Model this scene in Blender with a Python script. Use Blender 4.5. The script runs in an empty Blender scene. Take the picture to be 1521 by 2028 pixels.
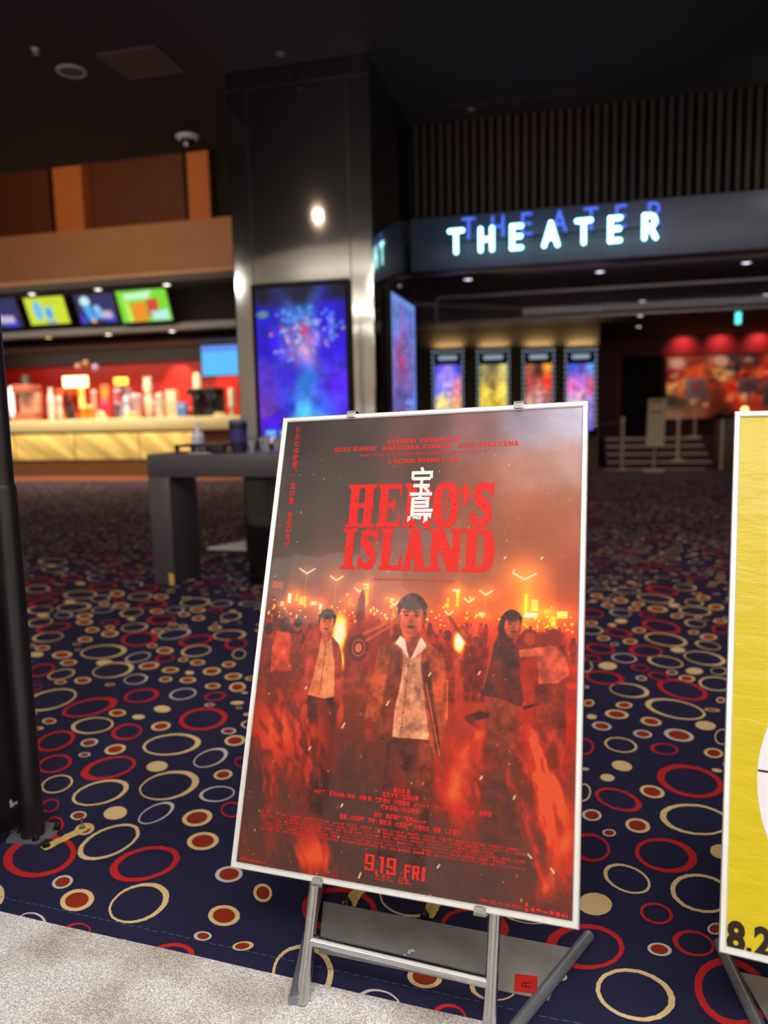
import bpy, bmesh, math, random
import numpy as np
from mathutils import Vector, Matrix
random.seed(7)
RNG = np.random.default_rng(11)
SC = bpy.context.scene
COL = SC.collection
PI = math.pi

# ------------------------------------------------------------------ camera
# World axes: x right along the shopfront, y into the cinema, z up; metres.
CAM = np.array([0.0, 0.0, 1.2])
FPX = 1508.0
_p, _r, _yaw = math.radians(7.2), 0.022, math.radians(14)
_D = np.array([_r, math.cos(_p), math.sin(_p)]); _D /= np.linalg.norm(_D)
_F = np.array([0, 0, 1.0]); _F -= _D * (_F @ _D); _F /= np.linalg.norm(_F)
_R = np.cross(_D, _F)
_c, _s = math.cos(_yaw), math.sin(_yaw)
BM = np.array([_R * _c - _F * _s, _R * _s + _F * _c, -_D])
cam_data = bpy.data.cameras.new('camera')
cam_data.sensor_fit = 'VERTICAL'
cam_data.sensor_height = 36.0
cam_data.sensor_width = 27.0
cam_data.lens = FPX / 2028.0 * 36.0
cam_data.clip_start = 0.05
cam_data.clip_end = 200
cam_data.dof.use_dof = True
cam_data.dof.focus_distance = 1.70
cam_data.dof.aperture_fstop = 1.9
cam = bpy.data.objects.new('camera', cam_data)
COL.objects.link(cam)
_x, _y, _z = BM[:, 0], -BM[:, 1], -BM[:, 2]
cam.matrix_world = Matrix(((_x[0], _y[0], _z[0], CAM[0]), (_x[1], _y[1], _z[1], CAM[1]),
                           (_x[2], _y[2], _z[2], CAM[2]), (0, 0, 0, 1)))
SC.camera = cam

# ------------------------------------------------------------------ exposure, world, lights
SC.view_settings.view_transform = 'Standard'
SC.view_settings.look = 'None'
SC.view_settings.exposure = 0.0
SC.view_settings.gamma = 1.0
SC.view_settings.use_curve_mapping = False
SC.cycles.use_denoising = True
SC.cycles.max_bounces = 8
SC.cycles.sample_clamp_indirect = 6.0
w = bpy.data.worlds.new('world'); SC.world = w
w.use_nodes = True
w.node_tree.nodes['Background'].inputs[0].default_value = (0.34, 0.22, 0.32, 1)
w.node_tree.nodes['Background'].inputs[1].default_value = 0.011


def area(name, loc, target, sx, sy, power, col=(1, 1, 1), spread=180):
    d = bpy.data.lights.new(name, 'AREA'); d.shape = 'RECTANGLE'
    d.size, d.size_y, d.energy, d.color = sx, sy, power, col
    d.spread = math.radians(spread)
    o = bpy.data.objects.new(name, d); COL.objects.link(o)
    o.location = loc
    o.rotation_euler = (Vector(target) - Vector(loc)).to_track_quat('-Z', 'Y').to_euler()
    return o


def spot(name, loc, target, power, col, angle=70, blend=0.8, r=0.05):
    d = bpy.data.lights.new(name, 'SPOT'); d.energy, d.color = power, col
    d.spot_size, d.spot_blend, d.shadow_soft_size = math.radians(angle), blend, r
    o = bpy.data.objects.new(name, d); COL.objects.link(o)
    o.location = loc
    o.rotation_euler = (Vector(target) - Vector(loc)).to_track_quat('-Z', 'Y').to_euler()
    return o


# mall corridor behind the photographer: big ceiling panels
area('corridor_panel_light', (0.2, -1.5, 3.90), (0.2, -1.5, 0), 2.0, 1.3, 150, (1.0, 0.985, 0.96))
area('corridor_panel_light', (-4.2, -3.6, 3.90), (-4.2, -3.6, 0), 2.0, 1.4, 90, (1.0, 0.97, 0.93))
area('corridor_panel_light', (5.6, -1.6, 3.90), (5.6, -1.6, 0), 2.0, 1.5, 90, (1.0, 0.97, 0.94))
area('ceiling_fill_uplight', (0.0, -0.2, 3.0), (0.0, 0.3, 4.0), 9.0, 0.6, 130, (1.0, 0.97, 0.91))  # unseen uplights, added to brighten the mall ceiling and its reflection
area('ceiling_fill_uplight', (-3.5, -4.2, 2.9), (-3.5, -4.0, 4.0), 7.0, 0.5, 190, (1.0, 0.97, 0.90))
area('ceiling_fill_uplight', (2.5, -5.2, 2.9), (2.5, -5.0, 4.0), 6.0, 0.5, 120, (1.0, 0.97, 0.90))
area('shopfront_downlight', (-8.0, 0.9, 3.92), (-5.0, 1.6, 0), 0.14, 0.14, 50, (1.0, 0.95, 0.9))
area('shopfront_downlight', (1.4, 0.6, 3.92), (1.4, 0.9, 0), 0.5, 0.5, 34, (1.0, 0.96, 0.92))
# warm light in the tall void above the concession and on its counter
area('void_warm_light', (-9.5, 10.6, 6.6), (-10.5, 15.2, 4.6), 6, 0.8, 95, (1.0, 0.64, 0.38))
area('concession_warm_light', (-10.5, 13.9, 3.9), (-10.5, 15.1, 1.0), 7.0, 0.3, 350, (1.0, 0.89, 0.66))
area('concession_back_light', (-10.5, 16.2, 2.93), (-10.5, 17.2, 1.6), 7.0, 0.3, 62, (1.0, 0.82, 0.62))
spot('red_wall_wash', (-9.55, 16.75, 2.93), (-9.5, 17.45, 2.0), 190, (1.0, 0.55, 0.4), 60)
spot('red_wall_wash', (-8.25, 16.75, 2.93), (-8.2, 17.45, 2.0), 130, (1.0, 0.55, 0.4), 50)
area('lobby_warm_fill', (-4.5, 10.5, 5.6), (-4.5, 10.5, 0), 4, 3, 52, (1.0, 0.56, 0.38))  # unseen warm lights, added to brighten the far carpet on both sides
area('lobby_warm_fill', (1.1, 5.9, 3.96), (1.1, 6.1, 0), 1.6, 0.6, 26, (1.0, 0.60, 0.40), 125)
area('lobby_warm_fill', (1.0, 9.9, 2.84), (1.0, 9.9, 0), 1.6, 0.8, 11, (1.0, 0.62, 0.42), 150)
area('lobby_warm_fill', (1.2, 13.3, 2.84), (1.2, 13.0, 0), 1.6, 0.8, 14, (1.0, 0.68, 0.52), 150)
area('lobby_warm_fill', (-2.62, 3.6, 3.9), (-2.6, 3.9, 0), 0.16, 0.16, 9, (1.0, 0.72, 0.55))
area('slat_wall_wash', (1.9, 6.9, 3.3), (2.2, 7.7, 3.6), 0.5, 0.3, 2.2, (0.75, 0.9, 0.8))
area('slat_wall_wash', (-0.5, 7.15, 3.92), (-0.5, 7.7, 3.3), 1.4, 0.1, 1.0, (1.0, 0.6, 0.35))
area('lobby_trim_fill', (1.2, 9.3, 2.80), (1.2, 11.2, 2.6), 4.0, 0.1, 7, (1.0, 0.9, 0.88))  # unseen sideways fill, added to light the smoke barrier frame
area('step_light', (1.6, 16.1, 2.6), (1.7, 16.6, 0.2), 1.5, 0.3, 16, (1.0, 0.78, 0.74))
for _x in (2.45, 3.25, 4.05):
    spot('red_mural_light', (_x, 18.72, 2.80), (_x, 19.05, 2.60), 46, (1.0, 0.10, 0.10), 110)
area('mural_wash', (3.3, 17.6, 2.7), (3.3, 19.0, 1.6), 2.2, 0.2, 4, (1.0, 0.5, 0.35))

# ------------------------------------------------------------------ helpers
ORI = {}


def lin(c):
    return tuple(((v / 255.0) / 12.92 if v <= 10 else (((v / 255.0) + 0.055) / 1.055) ** 2.4) for v in c)


def ray(u, v):
    return BM @ np.array([(u - 760.5) / FPX, (v - 1014) / FPX, 1.0])


def at_y(u, v, y):
    d = ray(u, v); return CAM + d * (y / d[1])


def at_z(u, v, z=0.0):
    d = ray(u, v); return CAM + d * ((z - CAM[2]) / d[2])


def mat(name, col, rough=0.5, metal=0.0, emit=None, es=1.0, spec=0.5, noise=0.0, nscale=30.0, bump=0.0, bscale=60.0,
        alpha=1.0, trans=0.0, coat=0.0, stretch=(1, 1, 1)):
    m = bpy.data.materials.new(name); m.use_nodes = True
    nt = m.node_tree; b = nt.nodes['Principled BSDF']
    c = lin(col)
    b.inputs['Base Color'].default_value = (*c, 1)
    b.inputs['Roughness'].default_value = rough
    b.inputs['Metallic'].default_value = metal
    b.inputs['Specular IOR Level'].default_value = spec
    b.inputs['Alpha'].default_value = alpha
    b.inputs['Transmission Weight'].default_value = trans
    b.inputs['Coat Weight'].default_value = coat
    if emit is not None:
        b.inputs['Emission Color'].default_value = (*lin(emit), 1)
        b.inputs['Emission Strength'].default_value = es
    if noise or bump:
        tc = nt.nodes.new('ShaderNodeTexCoord')
        mp = nt.nodes.new('ShaderNodeMapping'); mp.inputs['Scale'].default_value = stretch
        nt.links.new(tc.outputs['Object'], mp.inputs['Vector'])
    if noise:
        n = nt.nodes.new('ShaderNodeTexNoise'); n.inputs['Scale'].default_value = nscale
        n.inputs['Detail'].default_value = 6
        nt.links.new(mp.outputs['Vector'], n.inputs['Vector'])
        r = nt.nodes.new('ShaderNodeMapRange')
        r.inputs['From Min'].default_value = 0.25; r.inputs['From Max'].default_value = 0.75
        r.inputs['To Min'].default_value = 1 - noise; r.inputs['To Max'].default_value = 1 + noise
        nt.links.new(n.outputs['Fac'], r.inputs['Value'])
        mx = nt.nodes.new('ShaderNodeVectorMath'); mx.operation = 'SCALE'
        mx.inputs[0].default_value = c
        nt.links.new(r.outputs['Result'], mx.inputs['Scale'])
        nt.links.new(mx.outputs['Vector'], b.inputs['Base Color'])
    if bump:
        n2 = nt.nodes.new('ShaderNodeTexNoise'); n2.inputs['Scale'].default_value = bscale
        n2.inputs['Detail'].default_value = 4
        nt.links.new(mp.outputs['Vector'], n2.inputs['Vector'])
        bp = nt.nodes.new('ShaderNodeBump'); bp.inputs['Strength'].default_value = bump
        bp.inputs['Distance'].default_value = 0.01
        nt.links.new(n2.outputs['Fac'], bp.inputs['Height'])
        nt.links.new(bp.outputs['Normal'], b.inputs['Normal'])
    return m


def vcol_mat(name, rough=0.3, emit=0.0, bump=0.0, bscale=4.0, spec=0.5, stretch=(1, 1, 1), coat=0.0):
    """material whose print or picture comes from the mesh's own colours"""
    m = bpy.data.materials.new(name); m.use_nodes = True
    nt = m.node_tree; b = nt.nodes['Principled BSDF']
    a = nt.nodes.new('ShaderNodeAttribute'); a.attribute_name = 'ink'
    b.inputs['Roughness'].default_value = rough
    b.inputs['Specular IOR Level'].default_value = spec
    b.inputs['Coat Weight'].default_value = coat
    b.inputs['Coat Roughness'].default_value = 0.03
    if emit:
        b.inputs['Base Color'].default_value = (0.01, 0.01, 0.01, 1)
        nt.links.new(a.outputs['Color'], b.inputs['Emission Color'])
        b.inputs['Emission Strength'].default_value = emit
    else:
        nt.links.new(a.outputs['Color'], b.inputs['Base Color'])
    if bump:
        tc = nt.nodes.new('ShaderNodeTexCoord')
        mp = nt.nodes.new('ShaderNodeMapping'); mp.inputs['Scale'].default_value = stretch
        nt.links.new(tc.outputs['Object'], mp.inputs['Vector'])
        n2 = nt.nodes.new('ShaderNodeTexNoise'); n2.inputs['Scale'].default_value = bscale
        n2.inputs['Detail'].default_value = 2.5
        nt.links.new(mp.outputs['Vector'], n2.inputs['Vector'])
        bp = nt.nodes.new('ShaderNodeBump'); bp.inputs['Strength'].default_value = bump
        bp.inputs['Distance'].default_value = 0.02
        nt.links.new(n2.outputs['Fac'], bp.inputs['Height'])
        nt.links.new(bp.outputs['Normal'], b.inputs['Normal'])
        if coat:
            nt.links.new(bp.outputs['Normal'], b.inputs['Coat Normal'])
    return m


class MB:
    """collects shapes and links them as ONE mesh object"""

    def __init__(self):
        self.v, self.f, self.mi, self.sm = [], [], [], []
        self.ident = lambda p: p
        self.xf = self.ident
        self.m = 0

    def add(self, vs, fs, smooth=False):
        o = len(self.v)
        self.v += [tuple(self.xf(np.array(p, float))) for p in vs]
        self.f += [tuple(i + o for i in f) for f in fs]
        self.mi += [self.m] * len(fs); self.sm += [smooth] * len(fs)
        return self

    def box(self, a, b, bev=0.0):
        a, b = np.minimum(a, b), np.maximum(a, b)
        if bev <= 0:
            x0, y0, z0 = a; x1, y1, z1 = b
            return self.add([(x0, y0, z0), (x1, y0, z0), (x1, y1, z0), (x0, y1, z0), (x0, y0, z1), (x1, y0, z1), (x1, y1, z1), (x0, y1, z1)],
                            [(0, 3, 2, 1), (4, 5, 6, 7), (0, 1, 5, 4), (1, 2, 6, 5), (2, 3, 7, 6), (3, 0, 4, 7)])
        bm = bmesh.new()
        bmesh.ops.create_cube(bm, size=1.0)
        for v in bm.verts:
            v.co = Vector([(a[i] + b[i]) / 2 + v.co[i] * (b[i] - a[i]) for i in range(3)])
        bev = min(bev, 0.45 * float(min(b - a)))
        bmesh.ops.bevel(bm, geom=bm.edges[:], offset=bev, segments=2, profile=0.5, affect='EDGES')
        bm.verts.index_update()
        self.add([tuple(v.co) for v in bm.verts], [tuple(v.index for v in f.verts) for f in bm.faces], True)
        bm.free(); return self

    def tube(self, pts, r, n=16, cap=True, sx=None):
        pts = [np.array(p, float) for p in pts]; rs = r if isinstance(r, (list, tuple)) else [r] * len(pts)
        vs, fs = [], []
        up = None
        for i, p in enumerate(pts):
            t = (pts[min(i + 1, len(pts) - 1)] - pts[max(i - 1, 0)]); t = t / np.linalg.norm(t)
            if up is None:
                up = np.array([0, 0, 1.0]) if abs(t[2]) < 0.9 else np.array([1.0, 0, 0])
            sd = np.cross(t, up); sd /= np.linalg.norm(sd); up = np.cross(sd, t)
            for k in range(n):
                a = 2 * PI * k / n
                vs.append(p + rs[i] * (math.cos(a) * sd * (sx[i] if sx else 1) + math.sin(a) * up))
        for i in range(len(pts) - 1):
            for k in range(n):
                k2 = (k + 1) % n
                fs.append((i * n + k, i * n + k2, (i + 1) * n + k2, (i + 1) * n + k))
        self.add(vs, fs, True)
        if cap:
            self.add(vs[:n], [tuple(range(n))[::-1]]); self.add(vs[-n:], [tuple(range(n))])
        return self

    def lathe(self, prof, c, n=24, sx=1.0, sy=1.0, cap=True):
        vs, fs = [], []
        for (r, z) in prof:
            for k in range(n):
                a = 2 * PI * k / n
                vs.append((c[0] + r * sx * math.cos(a), c[1] + r * sy * math.sin(a), c[2] + z))
        for i in range(len(prof) - 1):
            for k in range(n):
                k2 = (k + 1) % n
                fs.append((i * n + k, i * n + k2, (i + 1) * n + k2, (i + 1) * n + k))
        self.add(vs, fs, True)
        if cap:
            if prof[0][0] > 1e-5: self.add(vs[:n], [tuple(range(n))[::-1]])
            if prof[-1][0] > 1e-5: self.add(vs[-n:], [tuple(range(n))])
        return self

    def ball(self, c, rx, ry=None, rz=None, n=14):
        ry = ry or rx; rz = rz or rx
        m = n // 2 + 1
        vs = [(c[0], c[1], c[2] - rz)]
        for i in range(1, m):
            t = -PI / 2 + PI * i / m
            for k in range(n):
                a = 2 * PI * k / n
                vs.append((c[0] + rx * math.cos(t) * math.cos(a), c[1] + ry * math.cos(t) * math.sin(a), c[2] + rz * math.sin(t)))
        vs.append((c[0], c[1], c[2] + rz)); e = len(vs) - 1
        fs = [(0, 1 + (k + 1) % n, 1 + k) for k in range(n)]
        for i in range(m - 2):
            for k in range(n):
                k2 = (k + 1) % n
                fs.append((1 + i * n + k, 1 + i * n + k2, 1 + (i + 1) * n + k2, 1 + (i + 1) * n + k))
        o = 1 + (m - 2) * n
        fs += [(o + k, o + (k + 1) % n, e) for k in range(n)]
        return self.add(vs, fs, True)

    def prism(self, poly, d0, d1, frame=lambda x, y, d: (x, d, y)):
        n = len(poly)
        vs = [frame(x, y, d0) for x, y in poly] + [frame(x, y, d1) for x, y in poly]
        fs = [tuple(range(n)), tuple(range(2 * n - 1, n - 1, -1))]
        fs += [(i, i + n, (i + 1) % n + n, (i + 1) % n) for i in range(n)]
        return self.add(vs, fs)

    def quad(self, a, b, c, d):
        return self.add([a, b, c, d], [(0, 1, 2, 3)])

    def build(self, name, mats, parent=None, origin=None):
        if not isinstance(mats, (list, tuple)): mats = [mats]
        if parent is not None:
            po = ORI[parent.name]
            org = np.array(po) if origin is None else np.array(origin, float)
        else:
            if origin is None:
                V = np.array(self.v); lo, hi = V.min(0), V.max(0)
                origin = ((lo[0] + hi[0]) / 2, (lo[1] + hi[1]) / 2, lo[2])
            org = np.array(origin, float); po = (0, 0, 0)
        me = bpy.data.meshes.new(name)
        me.from_pydata([tuple(np.array(p) - org) for p in self.v], [], self.f)
        for m in mats: me.materials.append(m)
        me.polygons.foreach_set('material_index', self.mi)
        me.polygons.foreach_set('use_smooth', self.sm)
        me.update()
        if any(self.sm):
            me.set_sharp_from_angle(angle=math.radians(42))
        o = bpy.data.objects.new(name, me); COL.objects.link(o)
        if parent is not None: o.parent = parent
        o.location = tuple(org - np.array(po))
        ORI[o.name] = tuple(org)
        return o


def tag(o, label, cat, group=None):
    o['label'] = label; o['category'] = cat
    if group: o['group'] = group
    return o


def thing(name, loc, label, cat, group=None):
    o = bpy.data.objects.new(name, None); COL.objects.link(o)
    o.location = loc; o.empty_display_size = 0.05
    ORI[o.name] = tuple(loc)
    return tag(o, label, cat, group)


def struct(o):
    o['kind'] = 'structure'; return o


def box_struct(name, a, b, m):
    return struct(MB().box(a, b).build(name, m))


def picture(name, arr, xf, m, parent):
    """flat print or screen: a fine grid coloured vertex by vertex; arr rows run bottom to top, sRGB 0..1"""
    H, W = arr.shape[:2]
    gx, gy = np.meshgrid(np.linspace(0, 1, W), np.linspace(0, 1, H))
    P = xf(gx.ravel(), gy.ravel()) - np.array(ORI[parent.name])
    me = bpy.data.meshes.new(name)
    i = np.arange((H - 1) * W).reshape(H - 1, W)[:, :-1].ravel()
    quads = np.stack([i, i + 1, i + 1 + W, i + W], 1).astype(np.int32)
    me.vertices.add(H * W); me.vertices.foreach_set('co', P.astype(np.float32).ravel())
    me.loops.add(quads.size); me.loops.foreach_set('vertex_index', quads.ravel())
    me.polygons.add(len(quads)); me.polygons.foreach_set('loop_start', np.arange(0, quads.size, 4, dtype=np.int32))
    me.update(calc_edges=True)
    at = me.attributes.new('ink', 'FLOAT_COLOR', 'POINT')
    a = np.clip(arr.reshape(-1, 3), 0, 1)
    l = np.where(a <= 0.04045, a / 12.92, ((a + 0.055) / 1.055) ** 2.4)
    at.data.foreach_set('color', np.concatenate([l, np.ones((len(l), 1))], 1).astype(np.float32).ravel())
    me.materials.append(m)
    o = bpy.data.objects.new(name, me); COL.objects.link(o); o.parent = parent
    ORI[o.name] = ORI[parent.name]
    return o


def text_faces(body, bold=0.0, spacing=1.0):
    """outline of a line of text as flat faces, in units of the letter size"""
    c = bpy.data.curves.new('lettering', 'FONT'); c.body = body; c.offset = bold; c.resolution_u = 3
    c.space_character = spacing
    o = bpy.data.objects.new('lettering', c); COL.objects.link(o)
    dg = bpy.context.evaluated_depsgraph_get(); dg.update()
    me = bpy.data.meshes.new_from_object(o.evaluated_get(dg))
    V = np.array([v.co[:] for v in me.vertices]); Fs = [tuple(p.vertices) for p in me.polygons]
    bpy.data.objects.remove(o); bpy.data.curves.remove(c); bpy.data.meshes.remove(me)
    return V, Fs


def put_text(mb, body, x0, x1, y, h, place, bold=0.0, spacing=1.0, d=0.0, shear=0.0, ref='H'):
    """fit a line between x0 and x1 with its baseline at y and its capitals h high; place(x, y, d) gives the point"""
    V, Fs = text_faces(body, bold, spacing)
    if len(V) == 0: return
    lo, hi = V.min(0), V.max(0)
    cap = 0.73 if ref == 'H' else (0.88 if ref == 'K' else hi[1] - max(lo[1], 0))
    sx = (x1 - x0) / (hi[0] - lo[0]); sy = h / cap
    yo = -0.08 if ref == 'K' else 0.0
    mb.add([place(x0 + (v[0] - lo[0]) * sx + shear * v[1] * sy, y + (v[1] - yo) * sy, d) for v in V], Fs)

# ------------------------------------------------------------------ painter for prints and screens
def fnoise(H, W, base, octv=4, seed=0, ax=1.0, ay=1.0):
    g = np.random.default_rng(seed); out = np.zeros((H, W)); amp, tot = 1.0, 0.0
    for o in range(octv):
        nx = max(2, int(base * ax * 2 ** o)); ny = max(2, int(base * ay * 2 ** o * H / W))
        G = g.random((ny + 2, nx + 2))
        yy = np.linspace(0, ny, H); xx = np.linspace(0, nx, W)
        y0 = np.minimum(yy.astype(int), ny); x0 = np.minimum(xx.astype(int), nx)
        fy = yy - y0; fx = xx - x0
        fy = (fy * fy * (3 - 2 * fy))[:, None]; fx = (fx * fx * (3 - 2 * fx))[None]
        a = G[np.ix_(y0, x0)]; b = G[np.ix_(y0, x0 + 1)]; c = G[np.ix_(y0 + 1, x0)]; d = G[np.ix_(y0 + 1, x0 + 1)]
        out += amp * ((a * (1 - fx) + b * fx) * (1 - fy) + (c * (1 - fx) + d * fx) * fy); tot += amp; amp *= 0.55
    return out / tot


class Paint:
    def __init__(self, W, H, sx, sy, col=(0, 0, 0)):
        self.W, self.H, self.sx, self.sy = W, H, sx, sy
        self.X, self.Y = np.meshgrid(np.linspace(0, sx, W), np.linspace(0, sy, H))
        self.a = np.zeros((H, W, 3)) + np.array(col) / 255.0

    def blend(self, m, col, k=1.0):
        ys = np.flatnonzero(m.any(1)); xs = np.flatnonzero(m.any(0))
        if not len(ys): return
        w = np.s_[ys[0]:ys[-1] + 1, xs[0]:xs[-1] + 1]
        m = np.clip(m[w] * k, 0, 1)[..., None]
        col = np.array(col) / 255.0 if not isinstance(col, np.ndarray) else (col[w] if col.ndim == 3 else col)
        self.a[w] = self.a[w] * (1 - m) + col * m

    def win(self, x0, x1, y0, y1):
        i0 = int(np.clip((x0 / self.sx) * (self.W - 1), 0, self.W)); i1 = int(np.clip((x1 / self.sx) * (self.W - 1) + 2, 0, self.W))
        j0 = int(np.clip((y0 / self.sy) * (self.H - 1), 0, self.H)); j1 = int(np.clip((y1 / self.sy) * (self.H - 1) + 2, 0, self.H))
        return np.s_[j0:max(j0, j1), i0:max(i0, i1)]

    def add(self, m, col):
        self.a = self.a + m[..., None] * np.array(col) / 255.0

    def poly(self, pts, soft=0.0015):
        xs, ys = [q[0] for q in pts], [q[1] for q in pts]
        out = np.zeros(self.X.shape); wd = self.win(min(xs) - soft, max(xs) + soft, min(ys) - soft, max(ys) + soft)
        X, Y = self.X[wd], self.Y[wd]
        ins = np.zeros(X.shape, bool); dist = np.full(X.shape, 9.0)
        n = len(pts)
        for i in range(n):
            (x0, y0), (x1, y1) = pts[i], pts[(i + 1) % n]
            if y0 != y1:
                ins ^= ((y0 > Y) != (y1 > Y)) & (X < (x1 - x0) * (Y - y0) / (y1 - y0) + x0)
            dx, dy = x1 - x0, y1 - y0; L = dx * dx + dy * dy + 1e-12
            t = np.clip(((X - x0) * dx + (Y - y0) * dy) / L, 0, 1)
            dist = np.minimum(dist, np.hypot(X - x0 - t * dx, Y - y0 - t * dy))
        out[wd] = np.clip(0.5 + np.where(ins, dist, -dist) / (2 * soft), 0, 1)
        return out

    def ell(self, cx, cy, rx, ry, soft=0.12, rot=0.0):
        out = np.zeros(self.X.shape); r = max(rx, ry) * (1 + soft)
        wd = self.win(cx - r, cx + r, cy - r, cy + r); X, Y = self.X[wd], self.Y[wd]
        c, s = math.cos(rot), math.sin(rot)
        u = ((X - cx) * c + (Y - cy) * s) / rx; v = (-(X - cx) * s + (Y - cy) * c) / ry
        out[wd] = np.clip((1 - np.hypot(u, v)) / soft + 0.5, 0, 1)
        return out

    def glow(self, cx, cy, r, ry=None):
        return np.exp(-((self.X - cx) ** 2 / r ** 2 + (self.Y - cy) ** 2 / (ry or r) ** 2))

    def line(self, x0, y0, x1, y1, w):
        out = np.zeros(self.X.shape)
        wd = self.win(min(x0, x1) - w, max(x0, x1) + w, min(y0, y1) - w, max(y0, y1) + w); X, Y = self.X[wd], self.Y[wd]
        dx, dy = x1 - x0, y1 - y0; L = dx * dx + dy * dy + 1e-12
        t = np.clip(((X - x0) * dx + (Y - y0) * dy) / L, 0, 1)
        out[wd] = np.clip(1.0 - np.hypot(X - x0 - t * dx, Y - y0 - t * dy) / w, 0, 1) ** 0.6
        return out


def grad(p, pts, power=2.6, warp=0.0, seed=1):
    X, Y = p.X, p.Y
    if warp:
        X = X + warp * (fnoise(p.H, p.W, 4, 4, seed) - 0.5); Y = Y + warp * (fnoise(p.H, p.W, 4, 4, seed + 1) - 0.5)
    S = np.zeros(p.a.shape); Wt = np.zeros(X.shape)
    for x, y, c in pts:
        w = 1.0 / (((X - x) ** 2 + (Y - y) ** 2) ** (power / 2) + 1e-5)
        S += w[..., None] * np.array(c) / 255.0; Wt += w
    p.a = S / Wt[..., None]


def street_fire_art():
    """invented scene: strangers walking through a burning night street"""
    p = Paint(540, 760, 0.742, 1.044)
    H, W = p.H, p.W
    g = np.random.default_rng(5)
    grad(p, [(.03, 1.03, (58, 48, 50)), (.2, 1.0, (70, 58, 58)), (.37, 1.02, (104, 72, 70)), (.5, 1.0, (150, 104, 106)), (.62, 1.02, (184, 168, 192)), (.73, 1.03, (200, 194, 224)),  # pale lavender top right is partly gloss reflection painted into the print
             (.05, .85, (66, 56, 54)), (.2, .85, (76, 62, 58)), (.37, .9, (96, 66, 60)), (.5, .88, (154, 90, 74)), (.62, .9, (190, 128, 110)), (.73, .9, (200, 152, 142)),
             (.05, .72, (70, 54, 46)), (.2, .75, (90, 64, 56)), (.37, .75, (132, 84, 80)), (.36, .69, (150, 94, 92)), (.5, .74, (166, 90, 62)), (.62, .78, (186, 92, 56)), (.73, .78, (196, 92, 50)),
             (.05, .65, (112, 62, 34)), (.2, .65, (150, 74, 44)), (.35, .65, (170, 88, 66)), (.5, .66, (176, 86, 50)), (.63, .66, (210, 98, 40)), (.73, .66, (190, 70, 30)),
             (.05, .6, (160, 78, 34)), (.2, .59, (190, 92, 44)), (.35, .6, (205, 104, 56)), (.5, .59, (214, 104, 44)), (.64, .6, (236, 132, 40)), (.73, .58, (198, 74, 26)),
             (.05, .53, (120, 46, 26)), (.25, .53, (170, 62, 34)), (.48, .53, (196, 66, 34)), (.6, .5, (170, 48, 26)), (.73, .52, (176, 50, 28)),
             (.05, .42, (92, 46, 36)), (.25, .43, (140, 62, 40)), (.5, .43, (160, 62, 38)), (.65, .42, (150, 40, 26)), (.73, .4, (160, 34, 22)),
             (.05, .32, (76, 44, 40)), (.25, .33, (104, 48, 38)), (.5, .33, (142, 54, 36)), (.65, .3, (150, 42, 26)), (.73, .28, (140, 38, 24)),
             (.05, .2, (72, 42, 38)), (.2, .2, (70, 44, 42)), (.37, .2, (86, 46, 38)), (.52, .2, (150, 42, 28)), (.65, .2, (112, 48, 38)), (.73, .2, (150, 60, 42)),
             (.05, .08, (92, 48, 38)), (.2, .08, (76, 50, 48)), (.37, .08, (76, 54, 50)), (.52, .08, (84, 54, 48)), (.65, .1, (110, 62, 48)), (.73, .1, (150, 60, 40)),
             (.05, .01, (110, 44, 30)), (.2, .01, (90, 44, 36)), (.37, .01, (76, 52, 48)), (.55, .01, (84, 54, 50)), (.73, .01, (160, 50, 30))], 3.4, 0.06)
    sm = fnoise(H, W, 5, 5, 21) - 0.5
    fade = np.clip((p.Y - 0.55) / 0.2, 0, 1)
    p.a *= (1 + 0.45 * sm * fade)[..., None]
    # paler smoke drifting under the middle
    p.blend(np.clip(fnoise(H, W, 6, 5, 31) - 0.42, 0, 1) * 2.2 * p.glow(.37, .70, .12, .07), (214, 132, 132), 0.7)
    # facades and lit signs left and right
    for x0, x1, y0, y1, c in ((0, .055, .54, .70, (70, 38, 26)), (.055, .11, .54, .645, (120, 58, 30)), (.69, .742, .55, .68, (170, 72, 34)), (.64, .69, .55, .64, (206, 96, 40))):
        p.blend(p.poly([(x0, y0), (x1, y0), (x1, y1), (x0, y1)], .006), c, .55)
    p.blend(p.poly([(.012, .618), (.042, .615), (.042, .632), (.012, .636)]), (178, 84, 40), .9)
    p.blend(p.poly([(.014, .598), (.04, .596), (.04, .611), (.014, .614)]), (120, 64, 36), .9)
    signs = [(.063, .594, .010, .024, (255, 222, 190)), (.082, .598, .008, .018, (255, 190, 90)), (.098, .590, .018, .020, (255, 196, 60)), (.128, .585, .016, .009, (255, 236, 214)),
             (.146, .577, .007, .014, (255, 240, 220)), (.044, .580, .010, .010, (255, 210, 160)), (.262, .606, .007, .044, (255, 214, 60)), (.258, .632, .016, .004, (255, 244, 220)),
             (.478, .606, .007, .034, (255, 226, 90)), (.474, .625, .016, .006, (236, 240, 240)), (.457, .598, .006, .020, (255, 200, 70)), (.628, .602, .009, .040, (255, 214, 70)),
             (.648, .598, .014, .024, (255, 232, 120)), (.641, .577, .030, .010, (255, 250, 226)), (.706, .580, .022, .015, (255, 238, 120)), (.688, .566, .010, .020, (255, 220, 70)),
             (.675, .586, .014, .008, (255, 210, 80)), (.535, .575, .014, .008, (255, 226, 190)), (.39, .585, .01, .01, (255, 200, 120)), (.325, .60, .012, .006, (255, 220, 110)), (.22, .59, .01, .012, (250, 150, 60))]
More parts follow.
